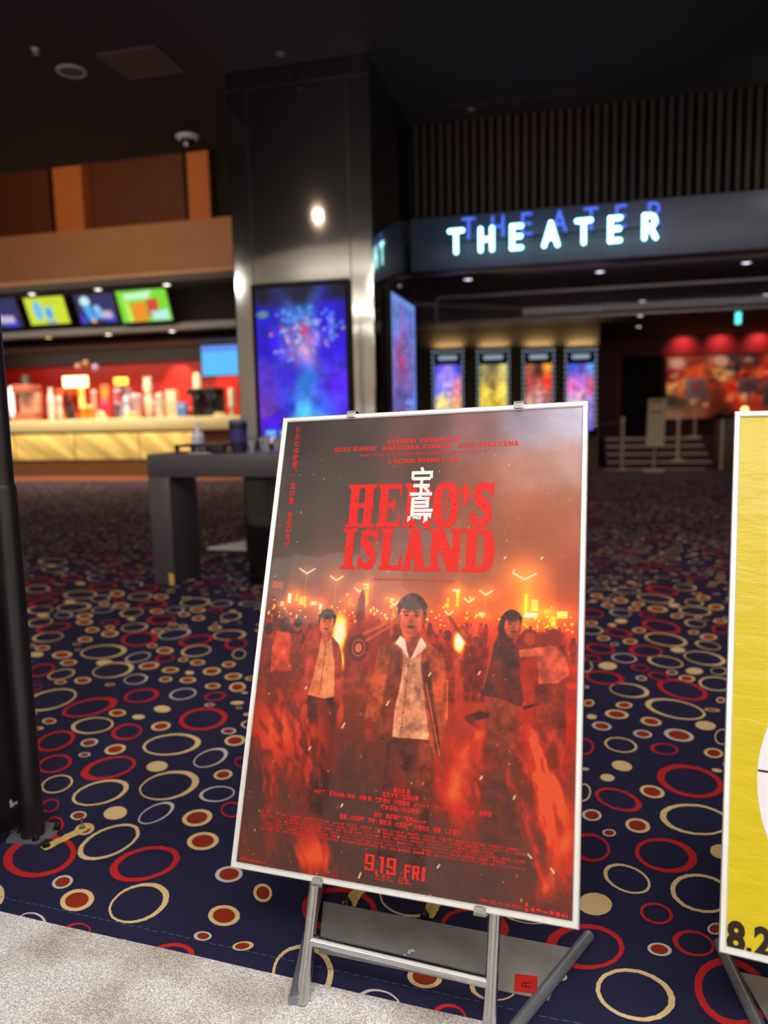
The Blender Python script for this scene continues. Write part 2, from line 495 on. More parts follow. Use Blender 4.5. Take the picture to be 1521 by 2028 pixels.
    for x, y, w_, h_, c in signs:
        p.add(p.glow(x, y, w_ * 1.2 + .004, h_ * 1.0 + .004) * .4, (220, 100, 24))
        mk = p.poly([(x - w_ / 2, y - h_ / 2), (x + w_ / 2, y - h_ / 2), (x + w_ / 2, y + h_ / 2), (x - w_ / 2, y + h_ / 2)], .0012)
        p.blend(mk * (0.72 + 0.4 * (fnoise(H, W, 90, 1, int(x * 999)) > .48)), c)
    # street lamps
    for x, y, s, b in ((.102, .660, .020, .6), (.181, .645, .016, .8), (.242, .620, .012, .7), (.504, .605, .011, .7), (.541, .622, .014, .8), (.624, .658, .024, 1.4), (.33, .592, .008, .5), (.37, .585, .007, .5), (.46, .575, .008, .6)):
        p.add(p.glow(x, y, .030 * b, .026 * b) * .38 * b, (230, 120, 36))
        p.blend(p.line(x, y - .004, x, y - .075 * s / .02, .0016), (230, 140, 50), .7)
        p.blend(np.maximum(p.line(x, y - .005, x - s, y + s * .32, .003), p.line(x, y - .005, x + s, y + s * .32, .003)), (255, 246, 205))
    for k in range(130):
        x, y = g.random() * .72 + .01, .545 + abs(g.normal()) * .024
        p.add(p.ell(x, y, .0028 * (.5 + g.random()), .0028 * (.5 + g.random()), .6), (150, 110, 40))
    # far crowd
    for k in range(150):
        x = g.random() * .742; y = .545 - g.random() ** 1.4 * .07; s = .6 + (.55 - y) * 12
        d = 40 + 110 * g.random()
        c = (d + 40, d * .42, d * .22)
        p.blend(p.ell(x, y + .010 * s, .0045 * s, .006 * s, .3), (c[0] * .7, c[1] * .6, c[2] * .7), .8)
        p.blend(p.ell(x, y - .008 * s, .009 * s, .017 * s, .25), c, .75)
        p.blend(p.poly([(x - .006 * s, y - .015 * s), (x + .006 * s, y - .015 * s), (x + .005 * s, y - .042 * s), (x - .005 * s, y - .042 * s)], .003), (92, 34, 22), .6)
    # pavement streaks
    st = fnoise(H, W, 10, 4, 44, 1.0, 5.0)
    zone = np.clip((.5 - p.Y) / .05, 0, 1) * np.clip((p.Y - .30) / .1, 0, 1)
    p.blend(np.clip(st - .55, 0, 1) * 3.2 * zone, (224, 104, 60), .55)
    p.blend(np.clip(.45 - st, 0, 1) * 3.0 * zone, (84, 32, 26), .5)
    # overturned car with its wheel, and the fires
    p.blend(p.poly([(.215, .52), (.235, .455), (.27, .44), (.335, .45), (.345, .50), (.30, .545), (.255, .55)], .008), (126, 40, 24), .8)
    for r, c in ((.030, (84, 32, 24)), (.020, (164, 70, 42)), (.016, (80, 32, 26)), (.010, (214, 116, 84))):
        p.blend(p.ell(.252, .488, r * .85, r, .12), c, .9)
    p.blend(p.line(.262, .52, .345, .56, .006), (190, 84, 46), .9); p.blend(p.line(.27, .505, .34, .55, .004), (206, 96, 54), .8)
    fl = fnoise(H, W, 24, 4, 8, 1.0, .6)
    for x, y, rx, ry, s in ((.200, .520, .022, .055, 1.0), (.205, .455, .016, .03, .9), (.487, .512, .014, .026, .9)):
        m = np.clip(p.glow(x, y, rx, ry) * 1.5 - fl * .7, 0, 1)
        p.blend(m * 1.4, (255, 150, 40)); p.blend(np.clip(m - .3, 0, 1) * 2.4, (255, 226, 110)); p.blend(np.clip(m - .6, 0, 1) * 3, (255, 250, 214), s)
    p.blend(p.poly([(.24, .55), (.262, .55), (.258, .60), (.25, .625), (.242, .60)], .003), (112, 42, 34), .95)
    p.blend(p.line(.462, .565, .50, .52, .006), (120, 44, 26), .9)
    p.blend(p.ell(.640, .527, .020, .022, .1), (110, 36, 22), .9); p.blend(p.ell(.640, .527, .012, .014, .2), (170, 64, 34), .9)
    p.blend(p.ell(.665, .527, .015, .017, .1), (120, 36, 22), .8)
    p.blend(p.poly([(.61, .515), (.72, .51), (.735, .45), (.66, .43), (.615, .455)], .012), (120, 36, 22), .6)
    tex = fnoise(H, W, 46, 3, 71) - .5
    tex2 = fnoise(H, W, 12, 4, 72, 1.3, .5) - .5

    def fig(pts, col, k=1.0, soft=.0016, sh=.5):
        c = np.array(col) / 255.0 * (1 + sh * tex + sh * 1.2 * tex2)[..., None]
        p.blend(p.poly(pts, soft), np.clip(c, 0, 1), k)

    def face(cx, cy, rx, ry, col, hair, turn=0.0, long=0.0):
        o0 = turn * rx * .1
        p.blend(p.ell(cx, cy + ry * .30, rx * 1.22, ry * 1.0, .1), hair)
        if long: p.blend(p.ell(cx - turn * rx * .5, cy - ry * .25, rx * 1.15, ry * 1.1, .15), hair, .9)
        f = p.ell(cx + turn * rx * .18, cy - ry * .06, rx, ry, .1)
        c = np.array(col) / 255.0 * (1 + .16 * tex - .22 * np.clip((p.X - cx) / rx * (1 if turn >= 0 else -1), -1, 1))[..., None]
        p.blend(f, np.clip(c, 0, 1))
        dk = tuple(v * .42 for v in col); md = tuple(v * .66 for v in col)
        o = turn * rx * .28
        p.blend(p.ell(cx + o0, cy + ry * .78, rx * 1.0, ry * .44, .25), hair)
        for q in range(9):
            a = (q - 4) / 4.0; p.blend(p.ell(cx + a * rx * 1.02, cy + ry * (1.02 - .42 * a * a), rx * .26, ry * .2, .4), tuple(v * (.8 + .4 * (q % 2)) for v in hair))
        for sg in (-1, 1):
            ex = cx + o + sg * rx * .42
            p.blend(p.line(ex - rx * .24, cy + ry * .27, ex + rx * .24, cy + ry * .30, rx * .12), dk, .9)
            p.blend(p.ell(ex, cy + ry * .10, rx * .19, ry * .07, .4), dk, .95)
        p.blend(p.poly([(cx + o - rx * .05, cy + ry * .1), (cx + o + rx * .05, cy + ry * .1), (cx + o + rx * .18, cy - ry * .27), (cx + o - rx * .18, cy - ry * .27)], rx * .10), md, .55)
        p.blend(p.ell(cx + o, cy - ry * .52, rx * .32, ry * .085, .5), dk, .8)
        p.blend(p.ell(cx, cy - ry * .86, rx * .6, ry * .10, .8), md, .5)
        p.blend(p.ell(cx + rx * .72, cy - ry * .15, rx * .22, ry * .6, .8), tuple(min(255, v * 1.35) for v in col), .5)

    # walkers on the left
    fig([(.038, .515), (.075, .513), (.09, .47), (.088, .425), (.035, .42), (.028, .46)], (168, 66, 42))
    fig([(.04, .425), (.085, .425), (.08, .30), (.045, .30)], (92, 38, 30), .85, .004)
    p.blend(p.ell(.058, .532, .014, .018, .15), (74, 30, 24))
    fig([(.0, .50), (.03, .50), (.032, .40), (.03, .33), (.0, .33)], (96, 40, 30), .85, .003); p.blend(p.ell(.016, .52, .011, .015, .2), (66, 28, 24))
    fig([(.078, .512), (.105, .512), (.108, .45), (.08, .44)], (120, 50, 34), .9); p.blend(p.ell(.092, .53, .010, .014, .15), (140, 66, 46)); p.blend(p.ell(.092, .537, .011, .010, .2), (60, 26, 22))
    # woman in an open jacket
    fig([(.128, .375), (.205, .38), (.215, .22), (.20, .12), (.135, .12), (.12, .25)], (58, 28, 26), .9, .006)
    fig([(.147, .512), (.118, .495), (.104, .44), (.097, .375), (.11, .352), (.134, .36), (.142, .40), (.196, .39), (.206, .365), (.228, .352), (.222, .41), (.212, .47), (.203, .493), (.186, .508)], (138, 56, 40))
    fig([(.157, .508), (.166, .492), (.182, .508), (.196, .45), (.203, .376), (.178, .370), (.137, .376), (.148, .43)], (206, 128, 92), sh=.35)
    p.blend(p.line(.170, .49, .166, .378, .0018), (140, 70, 50), .8)
    fig([(.158, .525), (.180, .525), (.182, .505), (.167, .49), (.156, .507)], (176, 82, 56))
    for hx, hy in ((.132, .338), (.222, .338)):
        p.blend(p.ell(hx, hy, .008, .019, .3), (176, 68, 46), .9)
        for q in (-1, 0, 1): p.blend(p.line(hx + q * .004, hy - .008, hx + q * .006 + .002, hy - .027, .0026), (160, 56, 38), .85)
    face(.167, .540, .0180, .0255, (196, 100, 70), (62, 26, 22), .15)
    # far right: two more
    fig([(.655, .44), (.715, .445), (.72, .33), (.70, .27), (.66, .27), (.65, .33)], (104, 42, 30), .9, .003)
    fig([(.655, .505), (.69, .520), (.715, .495), (.725, .46), (.70, .44), (.662, .437)], (186, 88, 68))
    fig([(.612, .502), (.665, .512), (.67, .494), (.612, .488)], (206, 104, 76), sh=.3); p.blend(p.ell(.608, .495, .007, .006, .3), (190, 84, 60))
    p.blend(p.ell(.690, .533, .017, .018, .12), (116, 34, 26))
    fig([(.475, .50), (.455, .512), (.44, .48), (.452, .41), (.47, .37), (.485, .37), (.482, .44)], (120, 40, 26), .9, .003); p.blend(p.ell(.46, .525, .010, .012, .2), (92, 30, 22))
    for cx in (.51, .527, .543):
        fig([(cx - .010, .505), (cx + .010, .505), (cx + .010, .45), (cx + .006, .39), (cx - .006, .39), (cx - .010, .45)], (104, 34, 24), .9, .003); p.blend(p.ell(cx, .518, .007, .009, .25), (116, 46, 32))
    # man in a cape on the right
    fig([(.555, .40), (.62, .405), (.63, .28), (.635, .12), (.56, .12), (.552, .30)], (106, 52, 40), .9, .006)
    fig([(.572, .532), (.602, .520), (.618, .505), (.622, .45), (.632, .40), (.628, .385), (.594, .398), (.54, .405), (.552, .455), (.562, .505)], (70, 34, 30), sh=.6)
    p.blend(p.line(.562, .50, .545, .42, .0022), (166, 74, 48), .8)
    fig([(.505, .358), (.54, .372), (.56, .37), (.56, .36), (.53, .352), (.548, .335), (.54, .333), (.515, .347)], (56, 28, 26)); fig([(.63, .388), (.665, .40), (.665, .396), (.632, .382)], (52, 26, 24))
    face(.600, .554, .0180, .0255, (166, 78, 54), (56, 26, 24), .9, 1)
    # man in the middle
    fig([(.338, .31), (.445, .31), (.447, .20), (.44, .05), (.40, .05), (.398, .22), (.385, .05), (.335, .05)], (76, 40, 34), .95, .004)
    fig([(.412, .30), (.442, .30), (.444, .19), (.41, .12)], (134, 64, 42), .6, .006)
    fig([(.350, .512), (.318, .500), (.303, .488), (.298, .44), (.286, .385), (.281, .338), (.300, .328), (.318, .340), (.322, .285), (.345, .298), (.355, .31), (.43, .31), (.448, .27), (.460, .29), (.470, .35), (.466, .43), (.452, .485), (.43, .500), (.405, .514)], (150, 72, 44), sh=.55)
    fig([(.330, .48), (.352, .49), (.366, .40), (.350, .30), (.324, .285), (.318, .345)], (96, 44, 32), .9, .003)
    fig([(.404, .46), (.418, .40), (.436, .34), (.452, .275), (.458, .30), (.440, .38), (.420, .47)], (78, 38, 32), .95, .003)
    p.blend(p.line(.418, .42, .458, .275, .0018), (226, 120, 80), .8)
    fig([(.354, .508), (.374, .470), (.402, .512), (.404, .45), (.414, .40), (.432, .315), (.431, .304), (.349, .302), (.350, .36), (.360, .42), (.362, .47)], (206, 142, 112), sh=.5)
    p.blend(p.line(.376, .47, .368, .305, .0016), (140, 76, 54), .8)
    for k in range(5): p.blend(p.ell(.3735 - k * .0012, .455 - k * .033, .0022, .0022, .5), (110, 56, 42))
    fig([(.352, .540), (.396, .540), (.398, .505), (.377, .470), (.357, .50)], (158, 72, 48))
    fig([(.350, .520), (.340, .502), (.356, .492), (.376, .468), (.362, .512)], (240, 196, 178), sh=.15)
    fig([(.400, .520), (.414, .500), (.404, .488), (.378, .468), (.394, .508)], (240, 190, 172), sh=.15)
    p.blend(p.line(.303, .488, .288, .395, .0018), (206, 96, 56), .7); p.blend(p.line(.466, .43, .470, .35, .002), (240, 128, 80), .8)
    p.blend(p.ell(.293, .320, .011, .020, .25), (120, 40, 32), .95)
    for q in range(4): p.blend(p.line(.286 + q * .0045, .312, .288 + q * .005, .288 + abs(q - 1.5) * .004, .0032), (150, 50, 38), .9)
    face(.374, .562, .0285, .0410, (182, 88, 58), (70, 30, 24), 0.0)
    for sg in (-1, 1): p.blend(p.ell(.374 + sg * .0298, .558, .005, .010, .3), (150, 62, 44))
    p.a *= (1 + .34 * tex * np.clip((.62 - p.Y) / .05, 0, 1))[..., None]
    lum = p.a.mean(2, keepdims=True); mk = np.clip((.66 - p.Y) / .1, 0, 1)[..., None] * np.clip((p.Y - .12) / .1, 0, 1)[..., None]
    p.a = p.a + mk * ((p.a - lum) * .28 + (p.a - .26) * .16)
    # dark smoke and flames low down
    dk = np.clip(fnoise(H, W, 5, 5, 91) - .38, 0, 1) * 2.3 * np.clip((.34 - p.Y) / .12, 0, 1)
    p.blend(dk, (78, 46, 42), .75)
    u = p.X + .35 * (p.Y - .2) + .05 * (fnoise(H, W, 7, 3, 61) - .5); v = p.Y + .04 * (fnoise(H, W, 7, 3, 62) - .5)
    n1 = np.random.default_rng(3).random((60, 60))

    def samp(a, b):
        i = np.floor(a).astype(int); j = np.floor(b).astype(int); fx = a - i; fy = b - j
        fx = fx * fx * (3 - 2 * fx); fy = fy * fy * (3 - 2 * fy)
        q = lambda y, x: n1[y % 60, x % 60]
        return (q(j, i) * (1 - fx) + q(j, i + 1) * fx) * (1 - fy) + (q(j + 1, i) * (1 - fx) + q(j + 1, i + 1) * fx) * fy
    F = .40 * samp(u * 16, v * 6) + .28 * samp(u * 36 + 7, v * 13) + .20 * samp(u * 80, v * 30) + .12 * samp(u * 170 + 3, v * 70)
    mask = (1.0 * p.glow(.07, .30, .10, .10) + .8 * p.glow(.04, .14, .06, .08) + .9 * p.glow(.10, .02, .12, .05) + .8 * p.glow(.22, .06, .06, .05)
            + 1.2 * p.glow(.52, .27, .07, .13) + 1.0 * p.glow(.66, .30, .10, .13) + 1.1 * p.glow(.70, .10, .06, .14) + .5 * p.glow(.17, .22, .05, .12) + .6 * p.glow(.40, .24, .04, .10))
    f = np.clip((F - .475) * 5.0, 0, 1) * np.clip(mask, 0, 1)
    p.blend(f, (214, 40, 20), .95); p.blend(np.clip(f - .45, 0, 1) * 1.5, (236, 66, 28), .85); p.blend(np.clip(f - .86, 0, 1) * 3.0, (255, 136, 62), .7)
    for x0, y0, x1, y1, w_ in ((.49, .20, .52, .29, .030), (.51, .28, .54, .33, .022), (.69, .05, .725, .15, .026)):
        m = p.line(x0, y0, x1, y1, w_) * (0.5 + fl)
        m = m * np.clip(F * 2.6 - .55, 0, 1)
        p.blend(m * .9, (224, 48, 24)); p.blend(np.clip(m - .5, 0, 1), (255, 130, 60))
    # embers and dust
    for k in range(420):
        x, y = g.random() * .73 + .005, g.random() ** 1.2 * 1.0
        r = .0009 * (.5 + 1.6 * g.random() ** 3)
        p.blend(p.ell(x, y, r, r * (1 + g.random()), .9), (255, 200, 150), .35 + .5 * g.random())
    for x, y, l, a in ((.333, .372, .010, 1.1), (.232, .316, .011, 1.1), (.425, .440, .007, 1.0), (.30, .018, .010, 1.2), (.155, .26, .006, 1.0), (.655, .105, .008, 2.4), (.70, .085, .008, 2.3), (.47, .06, .006, 1.0), (.55, .24, .006, 1.0),
                       (.62, .21, .006, 1.2), (.245, .15, .006, 1.1), (.13, .39, .005, 1.2), (.535, .45, .006, 1.1), (.60, .67, .006, 1.0), (.66, .70, .004, 1.0), (.58, .70, .004, 1.0)):
        p.blend(p.line(x - math.cos(a) * l / 2, y - math.sin(a) * l / 2, x + math.cos(a) * l / 2, y + math.sin(a) * l / 2, .0028), (255, 226, 180))
    p.a *= (1 + .10 * (np.random.default_rng(2).random((H, W)) - .5))[..., None]
    return np.clip(p.a, 0, 1)

# ------------------------------------------------------------------ materials
M = dict(
    carpet=mat('navy_carpet', (38, 37, 68), 0.95, noise=0.28, nscale=420, bump=0.5, bscale=700, spec=0.15),
    red=mat('red_wool', (196, 40, 42), 0.95, noise=0.2, nscale=500, bump=0.5, bscale=700, spec=0.15),
    cream=mat('cream_wool', (226, 196, 142), 0.95, noise=0.2, nscale=500, bump=0.5, bscale=700, spec=0.15),
    rust=mat('rust_wool', (146, 48, 26), 0.95, noise=0.25, nscale=500, bump=0.5, bscale=700, spec=0.15),
    grey=mat('pale_wool', (206, 198, 190), 0.95, noise=0.2, nscale=500, bump=0.5, bscale=700, spec=0.15),
    stitch=mat('stitch_thread', (62, 88, 118), 0.9),
    beige=None,
    black_ceiling=mat('black_ceiling_paint', (38, 26, 34), 0.8, noise=0.08, nscale=3),
    white_ceiling=mat('white_ceiling_paint', (218, 212, 205), 0.8, noise=0.03, nscale=2),
    white_wall=mat('pale_wall_paint', (212, 203, 190), 0.7, noise=0.04, nscale=1.5),
    tan=mat('tan_fascia_paint', (196, 150, 112), 0.6, noise=0.05, nscale=2),
    brown=mat('brown_panel', (104, 52, 22), 0.6, noise=0.12, nscale=3),
    pillar=mat('ochre_panel', (214, 128, 66), 0.6, noise=0.05, nscale=3),
    dark=mat('dark_recess', (22, 17, 18), 0.95, spec=0.05, noise=0.1, nscale=4),
    darkgloss=mat('dark_gloss', (16, 15, 20), 0.12, noise=0.05, nscale=4, bump=0.02, bscale=2),
    slat=mat('bronze_slat', (46, 34, 26), 0.6, spec=0.3, noise=0.1, nscale=8),
    header=mat('header_satin_panel', (50, 63, 88), 0.40, spec=0.5, noise=0.06, nscale=2),
    steel=mat('polished_steel_cladding', (176, 172, 166), 0.10, 1.0, noise=0.04, nscale=2, bump=0.30, bscale=1.3),
    seam=mat('steel_seam', (52, 50, 52), 0.35, 0.8, noise=0.1, nscale=20),
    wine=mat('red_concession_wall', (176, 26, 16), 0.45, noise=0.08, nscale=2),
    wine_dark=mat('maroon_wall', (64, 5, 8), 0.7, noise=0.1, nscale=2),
    cream_top=mat('cream_counter_stone', (246, 230, 176), 0.3, noise=0.05, nscale=6),
    plinth=mat('brown_plinth', (120, 84, 60), 0.5, noise=0.1, nscale=6),
    woodfloor=mat('amber_floor_strip', (150, 84, 50), 0.4, noise=0.15, nscale=10),
    alu=mat('satin_aluminium', (226, 230, 230), 0.32, 0.55, noise=0.03, nscale=60),
    chrome=mat('chrome_tube', (196, 200, 206), 0.14, 1.0, noise=0.05, nscale=40, bump=0.02, bscale=30),
    steelgrey=mat('scuffed_steel', (134, 140, 148), 0.36, 0.6, noise=0.15, nscale=30, bump=0.04, bscale=40),
    plate=mat('worn_steel_plate', (150, 148, 144), 0.5, 0.35, noise=0.18, nscale=14, bump=0.05, bscale=60),
    ink_red=mat('red_print_ink', (205, 28, 22), 0.5, spec=0.25, noise=0.12, nscale=220),
    ink_white=mat('white_print_ink', (226, 222, 222), 0.5, spec=0.25, noise=0.05, nscale=220),
    ink_black=mat('black_print_ink', (34, 24, 22), 0.5, spec=0.2, noise=0.05, nscale=100),
    ink_yellow=mat('yellow_print', (186, 166, 20), 0.34, spec=0.3, noise=0.03, nscale=6, bump=0.35, bscale=9, stretch=(1, 1, 3.2)),
    ink_disc=mat('white_print_disc', (206, 204, 212), 0.28, noise=0.02, nscale=8),
    backing=mat('black_backing_board', (24, 22, 22), 0.7, noise=0.1, nscale=20),
    black_metal=mat('black_painted_metal', (26, 22, 26), 0.35, 0.0, noise=0.12, nscale=20, bump=0.02, bscale=50),
    black_panel=mat('black_board', (32, 32, 38), 0.55, noise=0.12, nscale=8, bump=0.03, bscale=30),
    bolt=mat('dark_steel_bolt', (70, 66, 62), 0.35, 0.9, noise=0.2, nscale=80),
    brass=mat('worn_yellow_strip', (206, 176, 96), 0.7, noise=0.35, nscale=70, bump=0.1, bscale=120),
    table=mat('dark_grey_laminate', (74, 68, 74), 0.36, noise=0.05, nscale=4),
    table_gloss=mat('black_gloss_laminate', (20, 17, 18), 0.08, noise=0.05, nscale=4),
    white_plastic=mat('white_plastic', (232, 230, 236), 0.4, noise=0.03, nscale=20),
    smoke_glass=mat('smoke_barrier_glass', (70, 64, 70), 0.05, alpha=0.22, noise=0.02, nscale=3),
    lobbywall=mat('lobby_wall_paint', (96, 80, 62), 0.7, noise=0.08, nscale=3),
    clear=mat('clear_plastic', (236, 240, 244), 0.08, trans=0.85),
    tumbler=mat('navy_print_card', (34, 30, 66), 0.4, noise=0.3, nscale=25),
    tape_red=mat('red_tape', (186, 26, 14), 0.5, noise=0.06, nscale=40),
    tape_yellow=mat('yellow_tape', (226, 170, 60), 0.6, noise=0.1, nscale=40),
    scrap=mat('peeled_tape', (206, 206, 206), 0.7, noise=0.3, nscale=160),
    lamp=mat('lamp_lens', (255, 255, 255), 0.4, emit=(255, 246, 226), es=5.0),
    lamp_warm=mat('warm_lamp_lens', (255, 240, 200), 0.4, emit=(255, 206, 120), es=3.0),
    lamp_cool=mat('cool_lamp_lens', (255, 255, 255), 0.4, emit=(236, 236, 255), es=2.2),
    trimring=mat('lamp_trim', (40, 36, 38), 0.4, 0.3, noise=0.1, nscale=30),
    neon=mat('white_neon', (255, 255, 255), 0.4, emit=(160, 248, 255), es=3.6),
    letter_blue=mat('blue_letter_glow', (60, 80, 160), 0.4, emit=(70, 102, 222), es=1.15),
    exit=mat('exit_sign_face', (20, 120, 110), 0.4, emit=(96, 240, 236), es=1.6),
    bulb=mat('dressing_bulb', (255, 255, 255), 0.4, emit=(176, 200, 226), es=0.55),
    case=mat('black_case', (14, 12, 13), 0.6, spec=0.2, noise=0.1, nscale=20),
    post=mat('pale_post', (206, 190, 160), 0.4, 0.3, noise=0.05, nscale=20),
    belt=mat('grey_belt', (70, 74, 78), 0.8, noise=0.1, nscale=60),
    board=mat('cream_board', (226, 210, 172), 0.5, noise=0.06, nscale=10),
    placard=mat('pale_placard', (160, 150, 158), 0.5, noise=0.05, nscale=10),
    redprint=mat('red_print', (206, 40, 34), 0.5, noise=0.1, nscale=60),
    step=mat('step_carpet', (70, 52, 56), 0.9, noise=0.3, nscale=60, bump=0.2, bscale=200),
    nosing=mat('pale_step_nosing', (206, 166, 160), 0.5, noise=0.1, nscale=30),
    woodbox=mat('dark_wood_counter', (96, 66, 42), 0.5, noise=0.2, nscale=5, stretch=(1, 1, 4)),
    pale_trim=mat('pale_metal_trim', (176, 162, 160), 0.5, noise=0.05, nscale=10),
    soffit=mat('charcoal_soffit', (52, 44, 48), 0.7, noise=0.08, nscale=3),
    glassdome=mat('smoked_dome', (24, 22, 26), 0.08, noise=0.02, nscale=10),
    speaker=mat('speaker_mesh', (92, 84, 84), 0.8, noise=0.3, nscale=300),
)


def beige_carpet():
    m = mat('beige_pile_carpet', (214, 206, 200), 0.95, spec=0.15)
    nt = m.node_tree; b = nt.nodes['Principled BSDF']
    tc = nt.nodes.new('ShaderNodeTexCoord')
    n1 = nt.nodes.new('ShaderNodeTexNoise'); n1.inputs['Scale'].default_value = 5.0; n1.inputs['Detail'].default_value = 6
    n2 = nt.nodes.new('ShaderNodeTexNoise'); n2.inputs['Scale'].default_value = 330.0; n2.inputs['Detail'].default_value = 3
    r1 = nt.nodes.new('ShaderNodeValToRGB'); r2 = nt.nodes.new('ShaderNodeValToRGB')
    r1.color_ramp.elements[0].position = .40; r1.color_ramp.elements[0].color = (*lin((206, 195, 186)), 1)
    r1.color_ramp.elements[1].position = .60; r1.color_ramp.elements[1].color = (*lin((250, 249, 250)), 1)
    r2.color_ramp.elements[0].position = .40; r2.color_ramp.elements[0].color = (.50, .48, .48, 1)
    r2.color_ramp.elements[1].position = .58; r2.color_ramp.elements[1].color = (1, 1, 1, 1)
    mx = nt.nodes.new('ShaderNodeMix'); mx.data_type = 'RGBA'; mx.blend_type = 'MULTIPLY'; mx.inputs['Factor'].default_value = 1
    bp = nt.nodes.new('ShaderNodeBump'); bp.inputs['Strength'].default_value = .9; bp.inputs['Distance'].default_value = .006
    for a, c in ((tc.outputs['Object'], n1.inputs['Vector']), (tc.outputs['Object'], n2.inputs['Vector']), (n1.outputs['Fac'], r1.inputs['Fac']), (n2.outputs['Fac'], r2.inputs['Fac']),
                 (r1.outputs['Color'], mx.inputs['A']), (r2.outputs['Color'], mx.inputs['B']), (mx.outputs['Result'], b.inputs['Base Color']), (n2.outputs['Fac'], bp.inputs['Height']), (bp.outputs['Normal'], b.inputs['Normal'])):
        nt.links.new(a, c)
    return m


M['beige'] = beige_carpet()


def worn_ink():
    m = mat('worn_red_ink', (205, 28, 22), 0.5, spec=0.25)
    nt = m.node_tree; b = nt.nodes['Principled BSDF']
    tc = nt.nodes.new('ShaderNodeTexCoord'); n = nt.nodes.new('ShaderNodeTexNoise'); n.inputs['Scale'].default_value = 130; n.inputs['Detail'].default_value = 8; n.inputs['Roughness'].default_value = .75
    r = nt.nodes.new('ShaderNodeValToRGB')
    r.color_ramp.elements[0].position = .375; r.color_ramp.elements[0].color = (*lin((92, 34, 30)), 1)
    r.color_ramp.elements[1].position = .41; r.color_ramp.elements[1].color = (*lin((206, 28, 22)), 1)
    nt.links.new(tc.outputs['Object'], n.inputs['Vector']); nt.links.new(n.outputs['Fac'], r.inputs['Fac']); nt.links.new(r.outputs['Color'], b.inputs['Base Color'])
    return m


M['ink_worn'] = worn_ink()

# ------------------------------------------------------------------ patterned carpet, one mesh
# each motif: centre, half axes and tilt as read off the photograph, laid back onto the floor plane
# R red ring, C cream ring, W pale ring, D rust dot in cream, E rust dot in white, S plain cream oval
FA = """520 62 165 48 12 R;680 95 50 20 5 D;803 118 36 14 0 S;285 142 42 17 0 D;940 72 48 20 0 S;1178 130 140 65 5 R;535 168 128 45 8 C;733 205 92 45 10 R;932 172 58 24 5 D;995 278 172 60 5 C;1325 200 42 19 0 E;1362 255 62 30 5 D
320 258 115 55 15 R;517 267 52 22 10 E;490 337 34 14 5 E;667 306 63 27 8 D;1220 355 100 50 20 W;315 390 100 52 15 R;628 415 162 62 15 R;910 405 62 30 5 S;1400 380 40 30 0 R;1292 453 57 27 8 D;330 507 98 48 18 C;582 557 165 68 15 C;980 515 180 78 12 C
1257 565 107 43 5 W;290 632 58 35 20 R;668 675 72 36 8 S;905 675 112 48 25 W;455 690 48 25 8 E;1143 703 92 46 8 D;1345 655 65 46 5 R;318 740 52 45 10 R;95 760 57 25 5 E;490 768 57 34 15 D;630 843 185 85 22 C;1175 838 92 52 5 D;230 925 205 125 10 R
838 970 200 98 15 R;362 1075 63 36 12 E;1326 1030 80 47 5 E;447 1180 104 60 10 D;805 1197 185 105 15 C;1522 1138 54 54 5 D;1298 1270 93 60 5 D;185 1310 85 58 0 W;447 1360 80 48 0 R;-5 1150 30 58 0 S;285 20 165 55 14 C;820 -5 100 40 8 R"""
